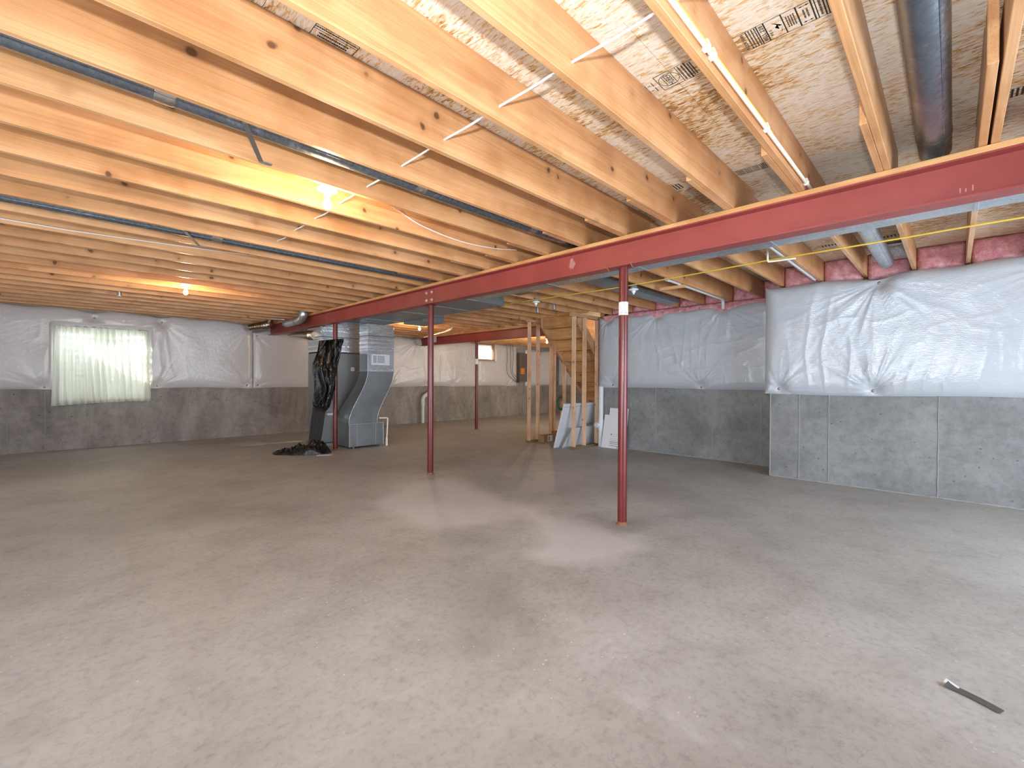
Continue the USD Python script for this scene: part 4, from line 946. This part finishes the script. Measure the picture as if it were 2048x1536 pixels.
# ------------------------------------------------------------------ lamp holders and bulbs
def lamp(x, y, z, label, lit, box_side=0.06):
    t = thing('lamp_holder', label, 'light')
    obj('junction_box', lathe([(0, 0.085), (0.052, 0.085), (0.052, 0.03), (0.052, 0.022)], (x, y, z), 8), M['boxsteel'], t)
    obj('porcelain_base', lathe([(0.0, 0.024), (0.066, 0.024), (0.072, 0.018), (0.070, 0.008), (0.045, 0.0), (0.030, -0.006), (0.026, -0.030), (0.022, -0.034), (0.0, -0.034)], (x, y, z), 32), M['porc'], t, 40)
    if lit:
        prof = [(0.0, -0.034)] + [(0.0135, -0.035), (0.0145, -0.05), (0.020, -0.064), (0.0275, -0.08), (0.031, -0.097), (0.029, -0.114), (0.021, -0.127), (0.010, -0.134), (0.0, -0.1355)]
        obj('bulb', lathe(prof, (x, y, z), 28), M['bulb'], t, True)
    else:
        obj('pull_stem', lathe([(0.0, -0.034), (0.013, -0.034), (0.012, -0.055), (0.0, -0.055)], (x, y, z), 14), M['porc'], t, 40)
    return t


lamp(1.445, 3.345, 2.815, 'lit bare bulb in a white porcelain holder, nearest of the lit ones', True)
lamp(1.415, 8.22, 2.805, 'lit bare bulb in a holder near the curtained window, above and right of it', True)
lamp(11.40, 9.55, 2.76, 'lit bare bulb seen behind the stair studs', True)
lamp(6.55, 9.70, 2.80, 'lit bare bulb hidden above the furnace trunk, glowing on the joists', True)
lamp(6.11, 3.435, 2.765, 'unlit white lamp holder with pull stem just right of the near column', False)
lamp(5.915, 5.21, 2.765, 'unlit white lamp holder on a metal box near the stairs', False)

# ------------------------------------------------------------------ furnace group
fu = thing('furnace', 'grey sheet-metal furnace cabinet with taped plenum behind the red column', 'furnace')
obj('cabinet', box(3.95, 5.02, 9.44, 10.15, 0.06, 2.0, 0.03), M['cabinet'], fu, 30)
obj('base_pan', box(3.93, 5.04, 9.42, 10.17, 0.0, 0.07, 0.004), M['galvmat'], fu)
obj('plenum', box(3.95, 5.02, 9.44, 10.15, 2.0, 2.528, 0.004), M['galv'], fu)
obj('plenum_collar', box(4.035, 5.02, 9.44, 10.15, 2.528, 2.81, 0.004), M['galv'], fu)
for z, h in ((2.0, 0.05), (2.10, 0.045), (2.22, 0.04), (2.42, 0.045), (2.49, 0.03)):
    obj('foil_tape', box(3.946, 5.024, 9.436, 10.154, z, z + h, 0.002), M['foil'], fu)
obj('gap_shadow', box(3.948, 5.022, 9.438, 10.152, 2.30, 2.325), M['strap'], fu)
obj('rating_plate', box(4.60, 4.68, 9.434, 9.439, 1.60, 1.68), M['paper'], fu)
obj('rating_print', cat_(*[box(4.61, 4.67, 9.4335, 9.434, 1.612 + 0.013 * i, 1.617 + 0.013 * i) for i in range(5)]), M['greyprint'], fu)
obj('top_bracket', box(4.02, 4.16, 9.30, 9.42, 0.66, 0.72, 0.006), M['galv'], fu)

rd = thing('return_duct', 'galvanised return duct dropping in an S-curve to a low floor box beside the furnace', 'duct')
x0, x1, y0, y1 = 4.638, 5.25, 8.76, 9.12
obj('drop_section', box(x0, x1, y0, y1, 1.60, 2.592, 0.003), M['galv'], rd)
for z, h, e in ((1.585, 0.05, 0.004), (2.02, 0.035, 0.004), (2.07, 0.06, 0.003), (2.17, 0.05, 0.004), (2.26, 0.03, 0.004), (2.40, 0.03, 0.006), (2.52, 0.02, 0.003)):
    obj('foil_tape', box(x0 - e, x1 + e, y0 - e, y1 + e, z, z + h, 0.002), M['foil'], rd)
obj('dark_gap', box(x0 - 0.002, x1 + 0.002, y0 - 0.002, y1 + 0.002, 2.325, 2.35), M['strap'], rd)
# S-curve boot
zs = np.linspace(1.59, 0.50, 26); s = (1.59 - zs) / (1.59 - 0.50)
sm = s * s * (3 - 2 * s)
cx0 = x0 + (4.25 - x0) * sm; cx1 = x1 + (4.885 - x1) * np.clip(sm * 1.02, 0, 1); cy0 = y0 + 0.0 * sm + 0.05 * sm; cy1 = y1 + (9.38 - y1) * sm
ring = np.stack([np.c_[cx0, cy0, zs], np.c_[cx1, cy0, zs], np.c_[cx1, cy1, zs], np.c_[cx0, cy1, zs]], 1)
V = ring.reshape(-1, 3); F = []
for i in range(len(zs) - 1):
    for j in range(4):
        p_, q_ = i * 4 + j, i * 4 + (j + 1) % 4
        F += [[p_, p_ + 4, q_ + 4], [p_, q_ + 4, q_]]
obj('curved_boot', (V, np.array(F)), M['galvmat'], rd, 40)
obj('boot_edge', sweep(np.c_[cx0, cy0 - 0.002, zs], 0.006, 8), M['galv'], rd, True)
obj('boot_edge', sweep(np.c_[cx1, cy0 - 0.002, zs], 0.005, 8), M['galv'], rd, True)
obj('stiffening_crease', sweep(spline([(x1 - 0.06, y0 - 0.001, 1.40), (4.95, y0 + 0.02, 1.10), (4.55, y0 + 0.045, 0.72)], 8), 0.004, 6), M['galvmat'], rd, True)
obj('floor_box', box(4.225, 5.01, 8.75, 9.42, 0.035, 0.505, 0.004), M['galvmat'], rd)
obj('foil_tape', cat_(box(4.24, 4.99, 8.765, 8.815, 0.504, 0.512, 0.002)), M['foil'], rd)
for x, w in ((4.225, 0.022), (4.40, 0.004), (4.82, 0.004), (4.988, 0.022)):
    obj('corner_flange', box(x, x + w, 8.745, 8.755, 0.035, 0.505, 0.001), M['galv'], rd)
obj('corner_flange', box(4.221, 5.014, 8.744, 8.756, 0.492, 0.512, 0.002), M['galv'], rd)
for x in (4.30, 4.90):
    obj('foot', box(x, x + 0.03, 8.735, 8.75, 0.0, 0.14, 0.001), M['galvmat'], rd)
gr = obj('register_grille', box(4.715, 5.145, 8.745, 8.758, 1.725, 1.955, 0.004), M['white'], rd)
obj('slot', cat_(*[box(4.755, 4.83, 8.7435, 8.7455, 1.775 + 0.026 * i, 1.79 + 0.026 * i) for i in range(6)], *[box(4.85, 5.02, 8.7435, 8.7455, 1.775 + 0.026 * i, 1.788 + 0.026 * i) for i in range(6)]), M['greyprint'], gr)
cp2 = thing('condensate_drain', 'small cream drain pipe with elbow at the right end of the furnace floor box', 'pipe')
obj('tube', sweep(spline([(4.88, 8.72, 0.60), (5.03, 8.70, 0.595), (5.065, 8.70, 0.585), (5.07, 8.70, 0.55), (5.06, 8.70, 0.30), (5.05, 8.70, 0.16)], 6), 0.016, 12), M['cpvc'], cp2, True)
obj('socket', cyl((5.05, 8.70, 0.0), (5.05, 8.70, 0.17), 0.024, 14), M['cpvc'], cp2, 40)

# black plastic film
Lp = [(3.625, 2.165), (3.57, 1.95), (3.515, 1.77), (3.50, 1.60), (3.535, 1.27), (3.50, 1.03), (3.505, 0.88), (3.47, 0.60), (3.42, 0.16)]
Rp = [(4.055, 2.225), (4.02, 2.0), (3.97, 1.70), (3.93, 1.45), (3.88, 1.20), (3.80, 0.98), (3.72, 0.82), (3.69, 0.60), (3.63, 0.18)]
Ls = spline([(a, 0, b) for a, b in Lp], 10); Rs = spline([(a, 0, b) for a, b in Rp], 10)
n = len(Ls); m = 40
T = np.linspace(0, 1, m)[None, :, None]
G = Ls[:, None] * (1 - T) + Rs[:, None] * T
Sg, Tg = np.meshgrid(np.linspace(0, 1, n), np.linspace(0, 1, m), indexing='ij')
flat = np.clip((Sg - 0.72) / 0.06, 0, 1)
fold = (fbm(np.stack([Tg * 7 + Sg * 3, Sg * 3.5, 0 * Sg], -1), 4, 12) - 0.5)
rid = np.abs(2 * noise(np.stack([Tg * 5 - Sg * 4, Sg * 2, 0 * Sg], -1), 15) - 1)
bul = 0.10 * np.sin(np.pi * Tg) * np.exp(-((Sg - 0.45) / 0.3) ** 2)
G[..., 1] = 8.70 - (0.16 * fold + 0.09 * rid + bul) * (1 - 0.92 * flat) - 0.02 + 0.25 * (1 - Tg) * 0.3
G[..., 1] = np.minimum(G[..., 1], 8.775)
I = np.arange(n * m).reshape(n, m)
Ff = np.vstack([np.c_[I[:-1, :-1].ravel(), I[1:, :-1].ravel(), I[1:, 1:].ravel()], np.c_[I[:-1, :-1].ravel(), I[1:, 1:].ravel(), I[:-1, 1:].ravel()]])
bp = thing('plastic_sheet', 'crumpled black plastic sheet hung on the column beside the furnace, trailing on the floor', 'plastic sheet')
top_rows = int(n * 0.76)
fm = Ff[(Ff < top_rows * m).all(1)]
V = G.reshape(-1, 3)
obj('crumpled_drape', compact(V, fm), M['black'], bp, True)
fl2 = Ff[(Ff >= (top_rows - 1) * m).all(1)]
obj('smooth_panel', compact(V + [0, 0.012, 0], fl2), M['blackflat'], bp, True)
# heap on the floor
hu, hv = 150, 70
A = np.array([2.98, 9.30]); B = np.array([3.75, 8.55])
Uh, Vh = np.meshgrid(np.linspace(0, 1, hu), np.linspace(-1, 1, hv), indexing='ij')
ax = (B - A) / np.linalg.norm(B - A); nn = np.array([-ax[1], ax[0]])
wid = (0.16 + 0.12 * np.sin(np.pi * Uh) + 0.07 * (noise(np.stack([Uh * 6, 0 * Uh, 0 * Uh], -1), 2) - 0.3)) * np.sqrt(np.clip(np.sin(np.pi * np.clip(Uh, 0.02, 0.98)) * 3, 0, 1))
cx_ = A[0] + (B - A)[0] * Uh + nn[0] * wid * Vh; cy_ = A[1] + (B - A)[1] * Uh + nn[1] * wid * Vh
prof = np.sqrt(np.clip(1 - Vh ** 2, 0, 1)) * np.sqrt(np.clip(np.sin(np.pi * Uh), 0, 1))
rg = np.abs(2 * fbm(np.stack([cx_ * 9, cy_ * 9, 0 * cx_], -1), 3, 6) - 1)
hz = prof * (0.10 + 0.12 * Uh + 0.16 * np.exp(-((Uh - 0.78) / 0.14) ** 2)) * (0.55 + 0.9 * rg) + 0.004
I = np.arange(hu * hv).reshape(hu, hv)
Fh = np.vstack([np.c_[I[:-1, :-1].ravel(), I[1:, :-1].ravel(), I[1:, 1:].ravel()], np.c_[I[:-1, :-1].ravel(), I[1:, 1:].ravel(), I[:-1, 1:].ravel()]])
obj('floor_heap', (np.c_[cx_.ravel(), cy_.ravel(), hz.ravel()], Fh), M['black'], bp, True)
a = np.array([3.33, 8.47]); 
obj('paper_scrap', tf(box(0, 0.27, -0.06, 0.06, 0.002, 0.005), rotz(-0.72), (3.47, 8.47, 0)), M['paper'], None, label='flat scrap of white paper on the floor by the black plastic', cat='paper')

# small ducts at the far end of the beam
el = thing('elbow_duct', 'galvanised elbow duct hanging in front of the beam near its far end', 'duct')
obj('elbow', sweep(spline([(3.74, 9.84, 3.104), (3.74, 9.84, 2.84), (3.74, 9.86, 2.75), (3.73, 9.98, 2.69), (3.72, 10.25, 2.675), (3.71, 10.75, 2.67)], 6), 0.085, 24), M['galv'], el, 40)
for c, d in (((3.74, 9.842, 2.83), (0, 0.05, -1)), ((3.724, 10.15, 2.678), (0, 1, 0)), ((3.711, 10.7, 2.67), (0, 1, 0))):
    c = np.array(c); d = np.array(d, float) / np.linalg.norm(d)
    obj('crimp_ring', sweep([c - d * 0.02, c + d * 0.02], 0.0885, 24, False), M['galvmat'], el, 40)
obj('gas_stub', cyl((3.45, 10.95, 2.77), (3.70, 10.78, 2.76), 0.018, 12), M['galv'], el, 40)


def flexduct(pts, r, mat, parent, name):
    c = spline(pts, 24)
    rr = np.interp(np.linspace(0, 1, len(c)), np.linspace(0, 1, len(r)), r) * (1 + 0.09 * np.sin(np.arange(len(c)) * 1.9))
    return obj(name, sweep(c, rr, 18), mat, parent, 60)


t = thing('flexible_duct', 'short silver foil flexible duct end at the top of the window wall', 'duct')
flexduct([(3.36, 12.2, 2.66), (3.48, 12.12, 2.69), (3.62, 12.0, 2.72), (3.70, 11.84, 2.77), (3.70, 11.79, 2.92)], (0.07, 0.085, 0.09, 0.085, 0.07), M['flex'], t, 'foil_tube')
t = thing('flexible_duct', 'tapering ribbed foil duct leaving the furnace plenum to the left under the beam', 'duct')
flexduct([(3.96, 9.75, 2.35), (3.93, 10.0, 2.37), (3.93, 10.6, 2.42), (3.95, 11.3, 2.45)], (0.10, 0.095, 0.055, 0.02), M['flex'], t, 'foil_tube')
for x, y, lab in ((0.79, 9.79, 'small galvanised pipe stub between far joists, left of the second bulb'), (6.81, 5.95, 'small galvanised bracket under the joists left of the stair head'), (6.74, 5.47, 'small galvanised bracket under the joists above the stair head')):
    t = thing('pipe_stub', lab, 'fitting')
    obj('stub', lathe([(0, 0.10), (0.028, 0.10), (0.028, 0.012), (0.034, 0.01), (0.034, -0.01), (0.0, -0.01)], (x, y, 2.78), 16), M['galv'], t, 30)
    obj('flange', box(x - 0.03, x + 0.03, y + 0.02, y + 0.03, 2.79, 2.90, 0.001), M['galv'], t)

# ------------------------------------------------------------------ stairs and stud frames
st = thing('staircase', 'wooden basement stairs seen from behind, plank risers and sloping stringers', 'staircase')
SX, SY0, SY1, RUN, RISE, ZTOP = 7.78, 5.70, 6.64, 0.245, 0.239, 2.836
for i in range(11):
    xa = SX + RUN * i
    obj('riser', box(xa, xa + 0.02, SY0 + 0.005, SY1 - 0.005, ZTOP - RISE * (i + 1) + 0.004, ZTOP - RISE * i, 0.002), M['stair'], st)
    obj('tread', box(xa - 0.008, xa + RUN + 0.03, SY0 + 0.005, SY1 - 0.005, ZTOP - RISE * (i + 1) - 0.022, ZTOP - RISE * (i + 1) + 0.003, 0.002), M['stair'], st)


def stringer(ya, yb):
    sl = RISE / RUN
    za = lambda x, o: ZTOP - RISE - (x - SX) * sl + o
    xe = SX + RUN * 11.2
    return prism([(SX - 0.02, za(SX - 0.02, 0.0)), (xe, max(za(xe, 0.0), 0.0)), (xe + 0.05, 0.0 + 0.02), (xe + 0.05, za(xe, 0.30)), (SX + 0.05, za(SX + 0.05, 0.26)), (SX - 0.02, za(SX - 0.02, 0.26))], 'y', ya, yb)


obj('stringer', stringer(SY0 - 0.038, SY0), M['studx'], st)
obj('stringer', stringer(SY1, SY1 + 0.038), M['studx'], st)


def stud(parent, x, y, z1, z0=0.04, along='y'):
    dx, dy = (0.038, 0.089) if along == 'y' else (0.089, 0.038)
    obj('stud', box(x, x + dx, y, y + dy, z0, z1, 0.003), M['stud'], parent)


fr = thing('stud_wall', 'open stud wall of three tall studs at the foot of the stairs, right side', 'stud wall')
for x in (7.53, 7.90, 8.37):
    stud(fr, x, 5.555, 2.735)
obj('bottom_plate', box(7.45, 8.36, 5.555, 5.644, 0, 0.04, 0.003), M['treated'], fr)
obj('bottom_plate', box(8.36, 8.46, 5.555, 5.644, 0, 0.04, 0.003), M['treated'], fr)
obj('top_plate', box(7.45, 8.55, 5.555, 5.644, 2.735, 2.773, 0.003), M['studx'], fr)
obj('top_plate', box(7.45, 8.55, 5.555, 5.644, 2.775, 2.812, 0.003), M['studx'], fr)
fl_ = thing('stud_wall', 'row of studs shortening under the left side of the stairs', 'stud wall')
sl = RISE / RUN
zunder = lambda x: ZTOP - RISE - (x - SX) * sl - 0.075
YS = 6.86
stud(fl_, 7.60, YS, 2.74); stud(fl_, 7.90, YS, 2.70)
for x, yy in ((8.38, 0), (8.50, 0), (8.90, 0), (9.24, 0), (9.72, 0)):
    stud(fl_, x, YS + yy, max(zunder(x - 0.36) + 0.05, 0.4))
obj('top_plate', box(7.55, 8.02, YS, YS + 0.089, 2.74, 2.79, 0.003), M['studx'], fl_)
obj('bottom_plate', box(7.55, 8.05, YS, YS + 0.089, 0.0, 0.04, 0.003), M['treated'], fl_)
obj('bottom_plate', box(8.30, 10.2, YS, YS + 0.089, 0.0, 0.04, 0.003), M['studx'], fl_)
e0, e1 = 7.95, 10.2
obj('sloping_plate', prism([(e0, zunder(e0 - 0.36) + 0.055), (e1, zunder(e1 - 0.36) + 0.055), (e1, zunder(e1 - 0.36) + 0.10), (e0, zunder(e0 - 0.36) + 0.10)], 'y', YS - 0.01, YS + 0.10), M['studx'], fl_)

# things around the stairs
bx = thing('carton', 'long low brown cardboard carton with a white label on the floor by the stair studs', 'box')
obj('body', box(7.86, 8.72, 6.66, 6.84, 0.0, 0.15, 0.004), M['card'], bx)
obj('flap', tf(box(0, 0.5, -0.005, 0.005, 0, 0.08), np.array([[1, 0, 0], [0, 1, 0.4], [0, -0.2, 1]]), (8.15, 6.66, 0.148)), M['card'], bx)
lb = obj('white_label', box(7.99, 8.16, 6.656, 6.661, 0.01, 0.14), M['paper'], bx)
obj('print', cat_(box(8.01, 8.06, 6.6545, 6.656, 0.03, 0.12), box(8.08, 8.14, 6.6545, 6.656, 0.09, 0.10), box(8.08, 8.13, 6.6545, 6.656, 0.05, 0.06)), M['greyprint'], lb)


def leaning(x0, x1, yb, yt, h, th):
    """Board whose foot is at y=yb and whose top rests at y=yt (leaning towards -y)."""
    v, f = box(x0, x1, 0, th, 0, h, 0.004)
    a = math.asin((yb - yt) / h)
    R = np.array([[1, 0, 0], [0, math.cos(a), -math.sin(a)], [0, math.sin(a), math.cos(a)]])
    lo = (v @ R.T)[:, 2].min()
    return R, np.array([0, yb, -lo])


R, T_ = leaning(7.38, 8.80, 5.95, 5.68, 0.97, 0.035)
ds = thing('door_slab', 'white moulded panel door slab lying on its side, leaning behind the right studs', 'door slab')
obj('slab', tf(box(7.36, 8.80, 0, 0.035, 0, 0.97, 0.004), R, T_), M['whitepanel'], ds)
obj('raised_panel', tf(cat_(box(7.62, 8.05, -0.008, 0.0, 0.55, 0.85, 0.006), box(8.15, 8.62, -0.008, 0.0, 0.50, 0.85, 0.006)), R, T_), M['whitepanel'], ds)
obj('groove', tf(cat_(box(7.36, 8.8, -0.003, 0.0, 0.90, 0.905), box(8.12, 8.65, -0.004, 0.0, 0.47, 0.475)), R, T_), M['greyprint'], ds)
R, T_ = leaning(7.5, 8.78, 5.88, 5.72, 0.45, 0.006)
ds2 = thing('hardboard_panel', 'low white hardboard panel with a brown cut edge in front of the door slab', 'panel')
pn = prism([(7.47, 0.0), (8.70, 0.0), (8.70, 0.45), (7.60, 0.45)], 'y', 0, 0.006)
obj('sheet', tf(pn, R, T_ + [0, -0.03, 0]), M['whitepanel'], ds2)
obj('cut_edge', tf(sweep([(7.47, 0.003, 0.0), (7.60, 0.003, 0.45), (8.0, 0.003, 0.45)], 0.007, 6), R, T_ + [0, -0.03, 0]), M['edgebrown'], ds2)


def leaning_x(y0, y1, xb, xt, h, th):
    a = math.asin((xt - xb) / h)
    return np.array([[math.cos(a), 0, math.sin(a)], [0, 1, 0], [-math.sin(a), 0, math.cos(a)]]), np.array([xb, 0, 0.003])


R, T_ = leaning_x(0, 0, 8.16, 8.30, 0.70, 0.006)
sg = thing('white_board', 'white board with grey printed lines leaning on the wall behind the near column', 'board')
obj('sheet', tf(box(-0.006, 0, 4.80, 5.325, 0, 0.70, 0.001), R, T_), M['white'], sg)
pr2 = [box(-0.0072, -0.006, 4.90, 5.14, z, z + w) for z, w in ((0.05, 0.012), (0.09, 0.012), (0.125, 0.014), (0.16, 0.008), (0.20, 0.005), (0.25, 0.004))] + [box(-0.0072, -0.006, 5.08, 5.15, 0.29, 0.297), box(-0.0072, -0.006, 5.10, 5.12, 0.27, 0.31), box(-0.0072, -0.006, 4.90, 5.06, 0.292, 0.296), box(-0.0072, -0.006, 4.93, 4.96, 0.012, 0.035)]
obj('print', tf(cat_(*pr2), R, T_), M['greyprint'], sg)
R, T_ = leaning_x(0, 0, 8.215, 8.336, 0.84, 0.006)
obj('white_board', tf(box(-0.006, 0, 4.78, 5.22, 0, 0.84, 0.001), R, T_), M['white'], None, label='taller plain white board behind the printed one, leaning on the wall', cat='board')

dp = thing('drain_pipe', 'white plastic waste pipe with a cleanout rising from the floor at the stair corner', 'pipe')
obj('tube', cyl((8.27, 5.41, 0), (8.27, 5.41, 1.29), 0.055, 24), M['pvc'], dp, 40)
obj('cleanout_tee', cat_(cyl((8.27, 5.41, 0.36), (8.27, 5.41, 0.58), 0.064, 24), cyl((8.28, 5.41, 0.46), (8.165, 5.45, 0.46), 0.055, 20)), M['pvc'], dp, 40)
obj('cleanout_cap', cat_(cyl((8.17, 5.448, 0.46), (8.14, 5.458, 0.46), 0.062, 8), cyl((8.145, 5.456, 0.46), (8.125, 5.463, 0.46), 0.022, 4)), M['pvc'], dp, 30)
obj('print_line', cyl((8.216, 5.405, 0.62), (8.216, 5.405, 1.25), 0.0015, 4), M['greyprint'], dp)
dp2 = thing('drain_pipe', 'white plastic pipe elbowing into the far wall behind the second column', 'pipe')
obj('tube', cyl((8.52, 12.42, 0), (8.52, 12.42, 0.62), 0.055, 20), M['pvc'], dp2, 40)
obj('elbow', sweep(spline([(8.52, 12.42, 0.55), (8.52, 12.42, 0.75), (8.56, 12.42, 0.86), (8.70, 12.42, 0.95), (8.82, 12.50, 0.99)], 6), 0.065, 20), M['pvc'], dp2, 40)

pb = thing('service_panel', 'tall brown service board with an orange sticker on the far wall', 'panel')
obj('board', box(13.10, 13.56, 12.40, YW - 0.001, 1.35, 2.49, 0.004), M['board'], pb)
obj('sticker', box(13.18, 13.40, 12.395, 12.401, 1.66, 1.90), M['orange'], pb)
for i, (xa, sag) in enumerate(((12.35, 0.25), (12.5, 0.45), (12.62, 0.15))):
    cable('dark_wire', ['leftmost', 'middle', 'rightmost'][i] + ' of the thin dark wires hanging on the far blanket beside the service board', [(xa, 12.37 - 0.03 * i, 2.815), (xa + 0.03, 12.37 - 0.03 * i, 2.3), (xa - 0.06 + sag * 0.3, 12.37 - 0.03 * i, 1.75), (xa + 0.25, 12.37 - 0.03 * i, 1.5), (12.98, 12.38 - 0.02 * i, 1.32), (13.10, 12.42, 1.40 + 0.03 * i)], 0.008, M['darkwire'], 'wire', 6)
hr = thing('hose_coil', 'small dark green coil of hose seen low behind the stair studs', 'hose')
loops = []
for j in range(3):
    loops += [(10.6 + 0.02 * j, 8.33 + (0.12 + 0.015 * j) * math.cos(a), 0.74 + (0.17 + 0.02 * j) * math.sin(a)) for a in np.linspace(0, 2 * math.pi, 22)]
obj('hose', sweep(loops, 0.022, 8), M['green'], hr, True)
obj('bracket', box(10.66, 10.70, 8.25, 8.41, 0.0, 0.80, 0.003), M['studx'], hr)

# strip of tape on the floor, lower right
tp = thing('tape_strip', 'curled strip of dark grey tape lying on the floor at lower right', 'tape')
sx = np.linspace(0, 1, 16)
cen = np.c_[2.918 - 0.075 * sx + 0.012 * np.sin(3 * sx), 0.012 - 0.175 * sx, 0.004 + 0.0 * sx]
wd = np.array([0.030, -0.012, 0]) * 0.72
lift = 0.012 * np.exp(-sx / 0.12)
Vt_ = np.vstack([cen - wd + np.c_[0 * sx, 0 * sx, lift * 0.3], cen + wd + np.c_[0 * sx, 0 * sx, lift]])
Ft = np.array([q for j in range(15) for q in ([j, j + 1, j + 17], [j, j + 17, j + 16])])
obj('strip', (Vt_, Ft), M['tape'], tp, True)
obj('curled_end', (np.array([[2.934, 0.020, 0.006], [2.945, 0.012, 0.022], [2.925, -0.035, 0.010], [2.918, -0.030, 0.005]]), np.array([[0, 1, 2], [0, 2, 3]])), M['tapeback'], tp)
